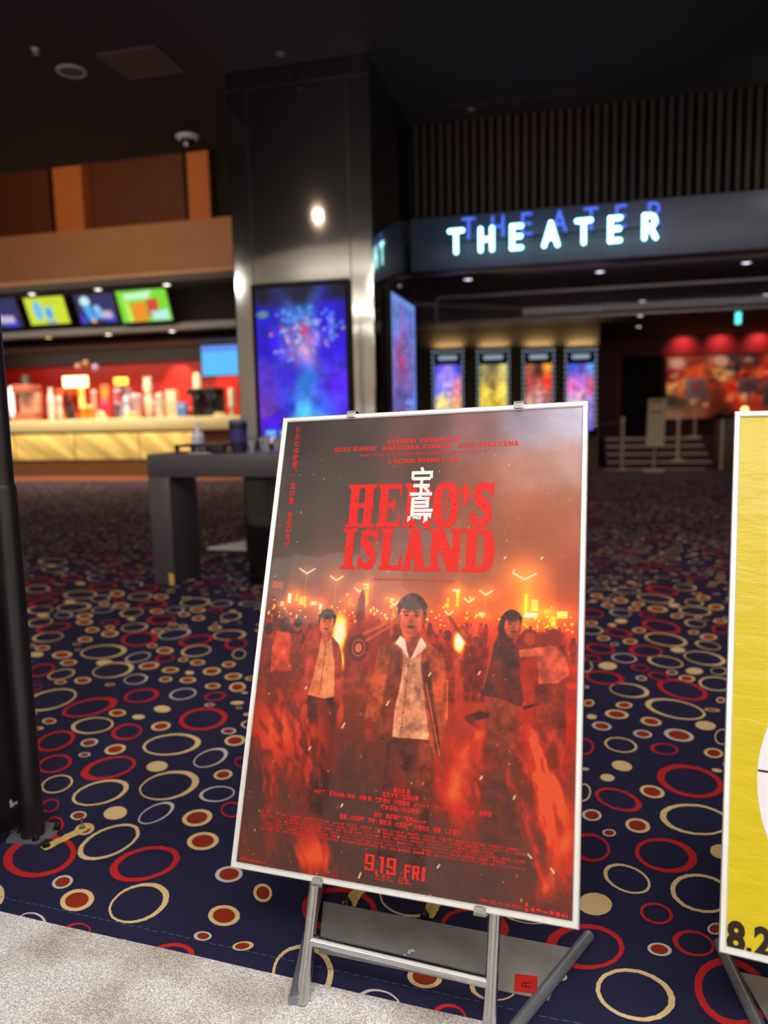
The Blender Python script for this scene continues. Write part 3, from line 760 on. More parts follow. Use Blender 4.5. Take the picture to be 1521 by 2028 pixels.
FB = """650 1620 145 43 5 C;865 1655 80 30 12 W;655 1688 52 18 3 S;710 1735 135 45 8 C;935 1708 65 22 5 D;1035 1662 60 23 5 R;1150 1670 32 13 3 D;1070 1735 52 18 3 D;1190 1752 30 11 0 S;1240 1688 48 17 3 D;1330 1742 60 22 3 D;1040 1793 42 16 3 D;1180 1798 52 18 3 D
385 1762 90 30 10 C;380 1810 38 14 3 D;520 1800 55 20 5 D;853 1792 75 32 5 W;1435 1700 45 17 3 D;1465 1775 55 20 3 D;1335 1835 50 17 3 D;220 1845 45 22 12 R;260 1735 85 38 15 R;430 1688 54 18 5 D;390 1640 63 22 5 D;230 1637 44 16 3 S;268 1596 48 16 3 D;200 1580 25 11 0 D
300 1528 97 30 8 C;335 1470 107 28 8 R;875 1540 118 45 5 R;955 1582 33 13 0 D;1035 1612 55 20 3 D;1230 1615 97 35 8 C;1230 1548 107 32 8 R;1095 1508 100 32 8 W;990 1490 40 15 3 D;845 1467 82 28 5 C;690 1507 55 20 3 D;535 1543 48 16 3 D;580 1482 45 16 3 D
690 1467 30 12 0 D;690 1437 55 20 3 R;530 1433 53 17 3 D;530 1396 52 17 3 D;825 1414 25 9 0 S;1010 1417 95 27 5 R;825 1375 78 26 5 C;1085 1447 28 11 0 D;1150 1460 30 11 0 D;1350 1470 42 15 3 D;1245 1410 42 14 3 D;1440 1515 100 32 5 C;1480 1570 70 35 5 R
1500 1635 45 30 5 C;1450 1397 65 28 5 C;1155 1385 38 14 0 D;1225 1310 95 28 5 C;1100 1357 60 20 3 W;1240 1357 50 15 0 D;1350 1357 45 15 0 R;1390 1318 70 20 3 W;465 1340 105 27 5 C;505 1262 108 25 3 C;630 1285 65 22 5 W;645 1355 70 20 5 W;440 1307 38 12 0 S
400 1390 60 20 5 W;270 1390 40 13 0 S;250 1435 85 25 8 C;250 1357 85 24 5 C;270 1310 97 22 8 R;645 1210 90 25 3 R;450 1155 65 22 3 R;600 1155 55 18 3 W;505 1190 32 10 0 S;235 1225 80 22 3 C;245 1180 100 18 3 R;355 1240 55 18 3 R;760 1330 50 17 0 D;880 1272 75 22 3 C
960 1325 92 23 3 R;1010 1275 47 16 0 D;915 1222 85 20 3 R;840 1198 60 18 3 W;735 1255 45 20 0 D;655 1320 35 12 0 D;985 1367 45 14 0 D;750 1297 42 12 0 R;330 1055 90 20 0 C;325 1080 28 9 0 S;345 1102 80 18 0 W;1148 1885 85 35 10 W;1350 1900 68 27 8 R;1490 1842 50 30 3 D"""
FC = """100 1405 90 30 -5 R;300 1400 75 25 -8 W;420 1340 45 15 -3 D;390 1372 40 14 -3 D;550 1375 65 20 -5 D;480 1410 58 20 -5 R;300 1318 52 17 -3 D;215 1350 42 14 -3 D;140 1285 40 14 -3 D;340 1250 90 20 -3 C;535 1305 125 28 -8 C;580 1250 110 25 -8 R;735 1230 75 22 -3 C
795 1332 65 22 -8 C;660 1350 40 13 -3 S;800 1388 112 30 -6 C;855 1298 48 15 -3 D;940 1362 55 18 -3 D;680 1420 45 16 -3 D;800 1470 75 25 -8 C;820 1430 28 10 -3 D;575 1492 135 40 -10 R;290 1535 90 28 -8 R;425 1517 48 17 -3 D;305 1455 42 15 -3 S;245 1482 28 11 -3 S
105 1468 45 14 -3 D;110 1517 75 28 -5 C;605 1580 150 40 -8 C;790 1530 38 14 -3 D;890 1562 58 20 -3 D;970 1510 60 28 -5 R;970 1455 50 15 -3 D;885 1617 85 28 -10 C;365 1592 50 18 -3 D;260 1610 28 11 0 E;188 1570 42 17 -3 D;165 1640 100 32 -8 R;470 1655 118 38 -5 R
325 1703 85 32 -8 W;685 1648 50 18 -5 S;865 1705 140 45 -8 C;600 1728 122 38 -8 C;110 1705 55 25 -5 R;215 1755 62 25 -5 S;430 1768 60 22 -8 R;795 1790 58 22 -3 S;645 1800 38 16 -3 E;555 1825 72 27 -10 R;745 1840 55 22 -5 D;440 1838 38 16 -3 E;195 1835 130 45 -6 R
360 1920 138 45 -8 C;715 1915 178 60 -12 R;940 1875 115 48 -8 C;960 1790 55 28 -5 C;70 1755 45 40 -5 C"""
FD = """618 78 185 58 -10 C;300 53 52 20 -3 D;255 110 72 28 -5 D;100 125 33 14 -3 S;162 183 62 25 -5 E;467 155 65 26 -8 D;805 180 65 27 -5 S;415 232 58 25 -8 E;640 240 92 37 -8 E;280 300 105 45 -10 C;550 325 86 36 -8 R;60 310 55 50 -5 R;855 350 60 30 -5 D;910 250 50 48 -5 C
287 430 65 30 -8 S;197 503 45 22 -5 S;710 525 215 95 -12 R;475 590 80 37 -10 D;265 640 145 65 -18 R;50 595 45 55 -5 C;100 735 62 35 -5 E;385 800 82 42 -10 D;208 845 42 23 -5 E;740 762 210 98 -8 C;90 935 122 88 -8 R;560 985 195 105 -10 R;318 1130 148 85 -18 C
780 1220 205 112 -12 C;900 962 70 42 -8 S;120 1287 108 68 -10 S;500 1345 108 62 -15 R;865 1440 48 37 -5 E;730 1530 133 78 -14 R;520 1568 73 42 -12 E;370 1850 260 150 -18 C;970 1835 255 195 -24 R;80 40 35 22 0 D;900 22 30 17 -3 D"""
FE = """290 270 165 100 -5 R;590 220 130 78 -5 C;870 340 150 80 -5 R;1090 290 105 36 -8 C;1345 425 165 100 -6 R;655 555 75 50 -5 D;455 668 92 60 -8 W;757 738 80 66 -8 R;950 600 100 60 -8 C;130 540 135 120 -5 C"""
MOT = []
for txt, ox, oy, sc in ((FA, 0, 1380, 2.925), (FB, 0, 780, 3.169), (FC, 1140, 800, 3.381), (FD, 1140, 1380, 3.129), (FE, 540, 1680, 2.173)):
    for e in txt.replace('\n', ';').split(';'):
        a = e.split()
        x, y, rx, ry, ro = map(float, a[:5])
        MOT.append((ox + x / sc, oy + y / sc, rx / sc, ry / sc, math.radians(ro), a[5]))
EDGE = lambda x: 1.362 - 0.073 * x      # where the cinema carpet meets the mall carpet
car = MB()


def motif(P, Q, kind, zz=0.0012):
    """P outer outline, Q inner outline (both on the floor)"""
    P = P.copy(); Q = Q.copy()
    for A in (P, Q): A[:, 1] = np.maximum(A[:, 1], EDGE(A[:, 0]) + 0.002)
    n = len(P); z = np.full((n, 1), zz)
    mid = {'R': 1, 'C': 2, 'W': 4, 'D': 2, 'E': 4, 'S': 2}[kind]
    car.m = mid
    if kind == 'S':
        car.add(np.hstack([P[:, :2], z]), [tuple(range(n))]); return
    car.add(np.vstack([np.hstack([P[:, :2], z]), np.hstack([Q[:, :2], z])]), [(i, (i + 1) % n, n + (i + 1) % n, n + i) for i in range(n)])
    if kind in 'DE':
        car.m = 3; car.add(np.hstack([Q[:, :2], z]), [tuple(range(n))])


placed = []
for (u, v, rx, ry, ro, kind) in MOT:
    n = 72 if rx > 12 else 36
    t = np.linspace(0, 2 * PI, n, endpoint=False)
    k = {'R': .80, 'C': .86, 'W': .86, 'D': .70, 'E': .72, 'S': .5}[kind]
    sh = (RNG.random() - .5) * 2 * (.09 if kind in 'RCW' else .03)
    jit = 1 + (RNG.random(n) - .5) * .026
    e = 1 + .05 * math.sin(RNG.random() * 6) * np.cos(2 * t + RNG.random() * 6)

    def outline(f, du):
        x = rx * (f * np.cos(t) * jit * e + du); y = ry * f * np.sin(t) * jit * e
        return np.array([at_z(u + x_ * math.cos(ro) + y_ * math.sin(ro), v - x_ * math.sin(ro) + y_ * math.cos(ro)) for x_, y_ in zip(x, y)])
    P, Q = outline(1, 0), outline(k, sh)
    if kind in 'DE': Q = outline(k, sh)
    c = P.mean(0); r = np.linalg.norm(P[:, :2] - c[:2], axis=1)
    if c[1] < EDGE(c[0]) - .02: continue
    placed.append((c[0], c[1], r.mean()))
    motif(P, Q, kind)
placed = np.array(placed)
# the rest of the hall floor: the same motifs scattered on a repeating tile
TILE = 2.4
tile = []
for size, kinds, cnt in (((.055, .085), 'RCRCWR', 62), ((.035, .055), 'CWRCWC', 60), ((.022, .034), 'DDDEDS', 190), ((.012, .02), 'DSED', 70)):
    for _ in range(cnt):
        for _try in range(30):
            x, y = RNG.random(2) * TILE; r = size[0] + RNG.random() * (size[1] - size[0])
            if all(math.hypot((x - a + TILE / 2) % TILE - TILE / 2, (y - b + TILE / 2) % TILE - TILE / 2) > r + q + .012 for a, b, q, *_2 in tile):
                tile.append((x, y, r, random.choice(kinds), .62 + .25 * RNG.random(), RNG.random() * .7 - .35)); break
for iy in range(0, 6):
    for ix in range(-6, 3):
        for (x, y, r, kind, asp, rot) in tile:
            X, Y = ix * TILE + x, 1.3 + iy * TILE + y
            if Y < EDGE(X) - .03 or Y > 13.8: continue
            if X < -1.3 * Y * .72 - 1.2 or X > .35 * Y + 1.6: continue
            dd = np.hypot(placed[:, 0] - X, placed[:, 1] - Y)
            if (dd < placed[:, 2] + r + .004).any(): continue
            if Y < 3.6 and (dd < .16).sum() >= 3: continue
            n = 40 if Y < 3 else (22 if Y < 6 else 12)
            t = np.linspace(0, 2 * PI, n, endpoint=False)
            k = {'R': .78, 'C': .84, 'W': .84, 'D': .68, 'E': .68, 'S': .5}[kind]
            c_, s_ = math.cos(rot), math.sin(rot); sh = r * .08 * (RNG.random() - .5) * 2
            f = lambda q, d: np.stack([X + (r * q * np.cos(t) + d) * c_ - r * asp * q * np.sin(t) * s_, Y + (r * q * np.cos(t) + d) * s_ + r * asp * q * np.sin(t) * c_], 1)
            motif(f(1, 0), f(k, sh), kind)
car.m = 0
xl, xr, yb = -15.0, 6.0, 13.9
car.add([(xl, EDGE(xl), 0), (xr, EDGE(xr), 0), (xr, yb, 0), (xl, yb, 0), (xl, EDGE(xl), -.05), (xr, EDGE(xr), -.05), (xr, yb, -.05), (xl, yb, -.05)],
        [(0, 1, 2, 3), (4, 7, 6, 5), (0, 4, 5, 1), (1, 5, 6, 2), (2, 6, 7, 3), (3, 7, 4, 0)])
car.m = 5
for i in range(95):
    x = -1.75 + i * .022; y = EDGE(x) + .047 + .003 * RNG.random()
    car.add([(x, y, .0016), (x + .015, y - .001, .0016), (x + .015, y + .0012, .0016), (x, y + .0022, .0016)], [(0, 1, 2, 3)])
struct(car.build('floor', [M['carpet'], M['red'], M['cream'], M['rust'], M['grey'], M['stitch']], origin=(0, 0, 0)))
bg = MB()
nb = 260
xs = np.linspace(-9, 9, nb)
ed = [(x, EDGE(x) - .001 + .0016 * RNG.random(), .004) for x in xs]
bg.add(ed + [(9, -7, .004), (-9, -7, .004)], [tuple(range(nb))[::1] + (nb, nb + 1)])
bg.add([(x, y, .004) for x, y, _ in ed] + [(x, y, -.05) for x, y, _ in ed], [(i, i + nb, i + nb + 1, i + 1) for i in range(nb - 1)])
struct(bg.build('floor_mall', M['beige'], origin=(0, 0, 0)))
box_struct('floor_back', (-15, 13.9, -.05), (-3.15, 21, 0.0), M['woodfloor'])
box_struct('floor_lobby', (-3.15, 13.9, -.05), (6, 21, 0.0), M['step'])

# ------------------------------------------------------------------ shell
box_struct('ceiling', (-15, 1.95, 4.0), (6, 7.72, 4.12), M['black_ceiling'])
box_struct('ceiling_mall', (-9, -7, 4.0), (9, 1.95, 4.12), M['white_ceiling'])
box_struct('wall_mall', (-9, -7.15, 0), (9, -7.0, 4.0), M['white_wall'])
box_struct('wall_mall_left', (-9.15, -7, 0), (-9.0, 1.9, 4.0), M['white_wall'])
box_struct('wall_mall_right', (9, -7, 0), (9.15, 1.3, 4.0), M['white_wall'])
box_struct('wall_left', (-15.15, 1.9, 0), (-15, 17.6, 7.6), M['dark'])
box_struct('wall_right', (6, 1.4, 0), (6.15, 20, 4.0), M['dark'])
box_struct('ceiling_void', (-15, 7.72, 7.5), (-3.3, 17.6, 7.62), M['dark'])
box_struct('wall_front', (-15, 7.60, 4.12), (-3.3, 7.72, 7.6), M['dark'])

# ------------------------------------------------------------------ heavy slab lettering for the poster title
def slab(ch):
    R = lambda x0, y0, x1, y1: [(x0, y0), (x1, y0), (x1, y1), (x0, y1)]

    def stem(a, b, y0=0.0, y1=1.0, spur=True, lo=True, hi=True, ext=.11):
        o = [R(a, y0, b, y1)]
        if lo: o += [[(a - ext, y0), (b + ext, y0), (b + ext, y0 + .055), (b, y0 + .12), (a, y0 + .12), (a - ext, y0 + .055)]]
        if hi: o += [[(a - ext, y1), (a - ext, y1 - .055), (a, y1 - .12), (b, y1 - .12), (b + ext, y1 - .055), (b + ext, y1)]]
        if spur: o += [[(a - .055, .5), (a, .44), (a, .56)], [(b + .055, .5), (b, .56), (b, .44)]]
        return o

    def ring(cx, cy, rx, ry, ix, iy, t0=0, t1=360, pw=2.6, n=40):
        def pt(a, ra, rb):
            c, s = math.cos(a), math.sin(a)
            return (cx + ra * math.copysign(abs(c) ** (2 / pw), c), cy + rb * math.copysign(abs(s) ** (2 / pw), s))
        A = [math.radians(t0 + (t1 - t0) * i / n) for i in range(n + 1)]
        return [[pt(A[i], rx, ry), pt(A[i + 1], rx, ry), pt(A[i + 1], ix, iy), pt(A[i], ix, iy)] for i in range(n)]

    def ribbon(pts, w):
        o = []
        P = [np.array(p) for p in pts]; nrm = []
        for i in range(len(P)):
            d = P[min(i + 1, len(P) - 1)] - P[max(i - 1, 0)]; d = d / np.linalg.norm(d); nrm.append(np.array([-d[1], d[0]]))
        for i in range(len(P) - 1):
            w0 = w[i] if isinstance(w, list) else w; w1 = w[i + 1] if isinstance(w, list) else w
            o.append([tuple(P[i] + nrm[i] * w0 / 2), tuple(P[i] - nrm[i] * w0 / 2), tuple(P[i + 1] - nrm[i + 1] * w1 / 2), tuple(P[i + 1] + nrm[i + 1] * w1 / 2)])
        return o
    tip_d = lambda x: [[(x - .12, 1), (x, 1), (x, .70), (x - .05, .70), (x - .10, .86)]]
    tip_u = lambda x: [[(x - .12, 0), (x - .10, .14), (x - .05, .30), (x, .30), (x, 0)]]
    if ch == 'H': return stem(.11, .40) + stem(.60, .89) + [R(.40, .45, .60, .56)]
    if ch == 'I': return stem(.28, .72, ext=.2)
    if ch == 'E': return stem(.11, .44, spur=False) + [R(.4, .88, .95, 1), R(.4, 0, .95, .12), R(.44, .45, .66, .56), [(.64, .36), (.74, .36), (.74, .65), (.64, .65)], [(.055, .5), (.11, .44), (.11, .56)]] + tip_d(.98) + tip_u(.98)
    if ch == 'L': return stem(.14, .48, ext=.12) + [R(.4, 0, .95, .12)] + tip_u(.99) + [[(.86, .12), (.87, .12), (.99, .36), (.92, .36)]]
    if ch == 'R': return stem(.11, .42, spur=False) + [R(.4, .88, .6, 1), R(.4, .42, .6, .53)] + ring(.58, .71, .36, .29, .10, .18, -90, 90) + ribbon([(.56, .47), (.72, .38), (.78, .2), (.84, .07), (.98, .05)], [.2, .3, .3, .24, .12]) + [[(.055, .5), (.11, .44), (.11, .56)]]
    if ch == 'O': return ring(.5, .5, .48, .51, .17, .36, pw=3.0) + [[(-.02, .5), (.05, .44), (.05, .56)], [(1.02, .5), (.95, .56), (.95, .44)]] + ribbon([(.36, .18), (.64, .82)], .07)
    if ch == 'D': return stem(.11, .42, spur=False) + [R(.4, .88, .56, 1), R(.4, 0, .56, .12)] + ring(.52, .5, .46, .5, .15, .38, -90, 90, 3.0) + [[(1.03, .5), (.97, .58), (.97, .42)]]
    if ch == 'N': return stem(.10, .30, ext=.10) + stem(.72, .92, ext=.10, lo=False) + [[(.10, 1), (.42, 1), (.92, 0), (.62, 0)]]
    if ch == 'A': return [[(.36, 1), (.64, 1), (.36, .08), (.14, .08)], [(.36, 1), (.64, 1), (.92, .08), (.58, .08)], R(.28, .26, .7, .36), R(-.02, 0, .42, .09), R(.52, 0, 1.04, .09), [(.24, 1.0), (.3, .93), (.66, .93), (.66, 1.0)]]
    if ch == 'S':
        c = [(.86, .74), (.80, .86), (.62, .915), (.42, .90), (.26, .82), (.24, .70), (.36, .60), (.56, .51), (.72, .40), (.76, .26), (.66, .13), (.48, .085), (.28, .10), (.17, .2), (.13, .30)]
        return ribbon(c, [.10, .17, .17, .19, .26, .29, .30, .33, .32, .29, .25, .17, .17, .16, .10]) + [[(.84, .68), (.95, .66), (.95, 1.0), (.87, 1.0), (.80, .9)], [(.05, 0), (.13, 0), (.2, .1), (.16, .34), (.05, .36)]]
    if ch == "'": return ring(.5, .80, .42, .16, .001, .001, pw=2.0) + ribbon([(.74, .78), (.72, .66), (.52, .56), (.2, .50)], [.3, .26, .16, .04])
    # wide small capitals for the name lines
    if ch == 'T': return stem(.34, .66, spur=False, hi=False, ext=.14) + [R(0, .84, 1, 1), R(0, .62, .12, 1), R(.88, .62, 1, 1)]
    if ch == 'U': return stem(.10, .36, .2, 1, False, False, True, .10) + stem(.70, .90, .2, 1, False, False, True, .10) + ring(.5, .32, .40, .33, .2, .16, 180, 360)
    if ch == 'M': return stem(.08, .26, spur=False, ext=.08) + stem(.74, .92, spur=False, ext=.08) + [[(.08, 1), (.34, 1), (.58, .1), (.44, .1)], [(.70, 1), (.92, 1), (.56, .1), (.46, .1)]]
    if ch == 'B': return stem(.11, .40, spur=False) + ring(.5, .74, .42, .26, .2, .12, -90, 90) + ring(.5, .28, .46, .28, .2, .13, -90, 90)
    if ch == 'K': return stem(.10, .38, spur=False) + [[(.36, .42), (.70, 1), (.92, 1), (.44, .36)], [(.42, .54), (.60, .60), (.96, 0), (.66, 0)], R(.62, .88, 1, 1), R(.58, 0, 1, .12)]
    if ch == 'Z': return [R(.04, .84, .96, 1), R(.04, 0, .96, .16), [(.60, .9), (.94, .9), (.40, .1), (.06, .1)], R(.04, .64, .15, 1), R(.85, 0, .96, .36)]
    if ch == 'G': return ring(.5, .5, .48, .5, .2, .34, 40, 330) + [R(.56, .36, 1, .50), R(.72, 0, .94, .5)]
    if ch == 'Y': return stem(.36, .64, 0, .5, False, True, False, .14) + [[(.02, 1), (.34, 1), (.62, .42), (.40, .42)], [(.74, 1), (.98, 1), (.60, .42), (.42, .42)], R(-.04, .9, .42, 1), R(.62, .9, 1.04, 1)]
    if ch == 'F': return stem(.11, .44, spur=False) + [R(.4, .86, .95, 1), R(.44, .42, .7, .56), R(.84, .66, .96, 1)]
    return []


def slab_line(mb, body, x0, x1, y, h, place, d):
    wd = {' ': .55, 'I': .55, 'M': 1.2, "'": .4}
    tot = sum(wd.get(c, 1.0) for c in body); u = (x1 - x0) / tot; x = x0
    for c in body:
        w_ = wd.get(c, 1.0) * u
        slab_word(mb, [(c, x + .04 * u, x + w_ - .06 * u)], y, y + h, place, d); x += w_


def slab_word(mb, items, y0, y1, place, d):
    for ch, x0, x1 in items:
        k = 0
        for q in slab(ch):
            k += 1
            A = sum(q[i][0] * q[(i + 1) % len(q)][1] - q[(i + 1) % len(q)][0] * q[i][1] for i in range(len(q)))
            q = q if A > 0 else q[::-1]
            mb.add([place(x0 + px * (x1 - x0), y0 + py * (y1 - y0), d + k * 5e-6) for px, py in q], [tuple(range(len(q)))])


def block_glyph(mb, rects, x0, x1, y0, y1, place, d):
    for k, rc_ in enumerate(rects):
        if len(rc_) > 4:
            mb.add([place(x0 + rc_[i] * (x1 - x0), y0 + rc_[i + 1] * (y1 - y0), d + k * 1e-5) for i in range(0, len(rc_), 2)], [tuple(range(len(rc_) // 2))]); continue
        a, b, c, e = rc_
        mb.add([place(x0 + px * (x1 - x0), y0 + py * (y1 - y0), d + k * 1e-5) for px, py in ((a, b), (c, b), (c, e), (a, e))], [(0, 1, 2, 3)])


NINE = [(0, .38, .28, 1), (0, .88, 1, 1), (.72, 0, 1, 1), (0, .38, 1, .50), (0, 0, 1, .12), (0, 0, .28, .24)]
ONE = [(.30, 0, .72, 1), (0, .86, .5, 1)]
LF = [(0, 0, .34, 1), (0, .84, 1, 1), (0, .44, .85, .60)]
LR = [(0, 0, .32, 1), (0, .86, 1, 1), (.68, .52, 1, 1), (0, .42, .9, .56), (.70, 0, 1.04, 0, .80, .45, .46, .45)]
LI = [(0, 0, 1, 1)]

# ------------------------------------------------------------------ poster stands
PW, PH = 0.742, 1.044


def poster_frame(root, place):
    """snap frame: four mitred rails, child of the stand"""
    fw, dp = .0125, .016
    fr = thing('frame', ORI[root.name], '', ''); del fr['label']; del fr['category']
    fr.parent = root; fr.location = (0, 0, 0)
    rails = [((0, 0), (PW, 0), (PW - fw, fw), (fw, fw)), ((PW, 0), (PW, PH), (PW - fw, PH - fw), (PW - fw, fw)),
             ((PW, PH), (0, PH), (fw, PH - fw), (PW - fw, PH - fw)), ((0, PH), (0, 0), (fw, fw), (fw, PH - fw))]
    for q in rails:
        mb = MB(); g = .00025
        c = np.mean(q, 0); q = [np.array(p) + (c - np.array(p)) * g for p in q]
        a, b, ci, di = q
        mid_a = a + (di - a) * .5; mid_b = b + (ci - b) * .5
        vs = [place(*a, -.009), place(*b, -.009), place(*a, .003), place(*b, .003), place(*(a + (di - a) * .18), .0062), place(*(b + (ci - b) * .18), .0062),
              place(*(a + (di - a) * .8), .0062), place(*(b + (ci - b) * .8), .0062), place(*di, .0035), place(*ci, .0035), place(*di, -.009), place(*ci, -.009)]
        mb.add(vs, [(0, 1, 3, 2), (2, 3, 5, 4), (4, 5, 7, 6), (6, 7, 9, 8), (8, 9, 11, 10), (10, 11, 1, 0), (0, 2, 4, 6, 8, 10), (1, 11, 9, 7, 5, 3)])
        mb.build('rail', M['alu'], fr)
    MB().add([place(x, y, d) for d in (-.009, -.002) for x, y in ((.004, .004), (PW - .004, .004), (PW - .004, PH - .004), (.004, PH - .004))],
             [(0, 3, 2, 1), (4, 5, 6, 7), (0, 1, 5, 4), (1, 2, 6, 5), (2, 3, 7, 6), (3, 0, 4, 7)]).build('backing_board', M['backing'], fr)
    return fr


def stand_legs(root, place, fx, clips):
    """fx(x, y, z): floor frame of the stand; place: poster plane"""
    for lx in (.195, .583):
        top = place(lx, .70, -.034); foot = fx(lx, -.061, 0.0)
        mid = foot + (top - foot) * .16
        MB().tube([foot + np.array([0, 0, .002]), foot + (top - foot) * .06, foot + (top - foot) * .12, mid, top], [.0135, .0135, .0130, .0128, .0128], 20,
                  sx=[1.25, 1.2, 1.05, 1, 1]).build('front_leg', M['chrome'], root)
        MB().tube([top, top + (top - foot) * .002], .0145, 20).build('end_plug', M['black_metal'], root)
    a = place(.195, .70, -.034); f = fx(.195, -.061, 0); b = place(.583, .70, -.034); g = fx(.583, -.061, 0)
    MB().tube([f + (a - f) * .128, g + (b - g) * .128], .0115, 20).build('crossbar', M['chrome'], root)
    MB().tube([f + (a - f) * .97, g + (b - g) * .97], .0115, 20).build('crossbar', M['chrome'], root)
    for s, lx, rx in ((-1, .195, .059), (1, .583, .732)):
        p0, p1 = fx(lx + s * .012, -.075, .0135), fx(rx, .320, .0135)
        MB().tube([p0, p0 + (p1 - p0) * .3, p1], .0130, 20).build('floor_tube', M['steelgrey'], root)
    pl = MB().prism([(.098, .25), (.701, .275), (.672, .105), (.165, .083)], .0035, .0065, lambda x, y, d: fx(x, y, d)).build('base_plate', M['plate'], root)
    for (cx, up) in clips:
        cy = PH if up else 0.0; s = 1 if up else -1
        mb = MB()
        pts = lambda x0, x1, y0, y1, d0, d1: [place(x, y, d) for d in (d0, d1) for x, y in ((x0, y0), (x1, y0), (x1, y1), (x0, y1))]
        F6 = [(0, 3, 2, 1), (4, 5, 6, 7), (0, 1, 5, 4), (1, 2, 6, 5), (2, 3, 7, 6), (3, 0, 4, 7)]
        mb.add(pts(cx - .012, cx + .012, cy - .010 * s, cy + .006 * s, .0062, .010), F6)
        mb.add(pts(cx - .012, cx + .012, cy + .0005 * s, cy + .006 * s, -.03, .010), F6)
        mb.add(pts(cx - .008, cx + .008, cy - .0115 * s, cy - .006 * s, .0062, .0125), F6)
        mb.build('clip', M['chrome'], root)
    return pl


# --- the large red poster
PT = np.array([-0.718, 1.426, 0.228]); PR = np.array([.9932, -.1123, .0302]); PU = np.array([.0130, .3668, .9302])
PR /= np.linalg.norm(PR); PU -= PR * (PU @ PR); PU /= np.linalg.norm(PU); PN = np.cross(PR, PU)
place1 = lambda x, y, d=0.0: PT + PR * x + PU * y + PN * d
_y1 = -0.1123
fx1 = lambda x, y, z: np.array([PT[0] + x * math.cos(_y1) - y * math.sin(_y1), PT[1] + x * math.sin(_y1) + y * math.cos(_y1), z])
st = thing('poster_stand', tuple(fx1(.39, .1, 0)), 'large red film poster of a burning street in silver frame on chrome stand', 'poster stand')
fr = poster_frame(st, place1)
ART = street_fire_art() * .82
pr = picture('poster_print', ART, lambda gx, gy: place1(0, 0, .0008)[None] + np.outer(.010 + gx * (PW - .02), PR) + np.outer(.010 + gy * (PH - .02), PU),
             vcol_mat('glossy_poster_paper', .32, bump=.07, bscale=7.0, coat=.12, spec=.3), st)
E_ = .0014
tl = MB()
slab_word(tl, [('H', .195, .268), ('E', .271, .331), ('R', .336, .404), ('O', .405, .466), ("'", .468, .491), ('S', .491, .547)], .763, .866, place1, E_)
slab_word(tl, [('I', .189, .233), ('S', .232, .284), ('L', .284, .341), ('A', .337, .400), ('N', .401, .479), ('D', .481, .551)], .664, .760, place1, E_ + .0001)
put_text(tl, "SURROUNDED OKINAWA'S TRUE HISTORY", .280, .468, .6405, .0050, place1, .012, 1.15, E_)
tl.build('title_lettering', M['ink_worn'], pr)
nt_ = MB()
put_text(nt_, '宝', .349, .402, .836, .064, place1, .018, 1.0, E_ + .0006, ref='K'); put_text(nt_, '島', .348, .406, .771, .064, place1, .018, 1.0, E_ + .0006, ref='K')
nt_.build('native_title', M['ink_white'], pr)['label'] = 'two white characters over the red title'
cr = MB()
for s, x0, x1, y, h, b in (('SATOSHI TSUMABUKI', .282, .460, .9645, .0100, .035), ('SUZU HIROSE', .148, .258, .9495, .0105, .035), ('MASATAKA KUBOTA', .272, .439, .9490, .0105, .035), ('EITA NAGAYAMA', .456, .594, .9490, .0105, .035),
                           ('BASED ON THE BOOK BY JUNJO SHINDO "HERO\'S ISLAND" KODANSHA LTD.', .218, .525, .9355, .0050, .015), ('A KEISHI OTOMO FILM', .288, .459, .9155, .0105, .035)):
    if h > .008: slab_line(cr, s, x0, x1, y, h, place1, E_)
    else: put_text(cr, s, x0, x1, y, h, place1, b, 1.06, E_)
cr.build('name_lettering', M['ink_red'], pr)
tg = MB()
for i, ch in enumerate('俺たちの故郷、"宝の島"を取り戻せ'):
    y = 1.018 - i * .0181 - .015
    xo = .0375 + .0003 * i
    if ch == '、': put_text(tg, ch, xo + .010, xo + .014, y + .010, .005, place1, .01, 1, E_, ref='A')
    elif ch == '"': put_text(tg, ch, xo + .004, xo + .009, y + .006, .005, place1, .01, 1, E_, ref='A')
    else: put_text(tg, ch, xo, xo + .0145, y, .0155, place1, .012, 1, E_, ref='K')
tg.build('tagline_lettering', M['ink_red'], pr)
cc = MB()
for s, x0, x1, y, h in (('妻夫木 聡', .361, .399, .1965, .0095), ('広瀬すず　窪田正孝', .338, .417, .1855, .0095), ('中村 蒼　瀧内公美／尚玄　木幡 竜　奥野瑛太　村田秀亮　デリック・ドーバー　ピエール瀧　栄莉弥', .182, .570, .1735, .0092), ('塚本晋也／永山瑛太', .336, .420, .1610, .0092),
                        ('原作：真藤順丈『宝島』', .323, .412, .1440, .0092), ('（講談社文庫）', .412, .436, .1445, .0048), ('監督：大友啓史　脚本：高田 亮　大友啓史　大浦光太　音楽：佐藤直紀', .246, .509, .1310, .0098)):
    put_text(cc, s, x0, x1, y, h, place1, .022, 1, E_, ref='K')
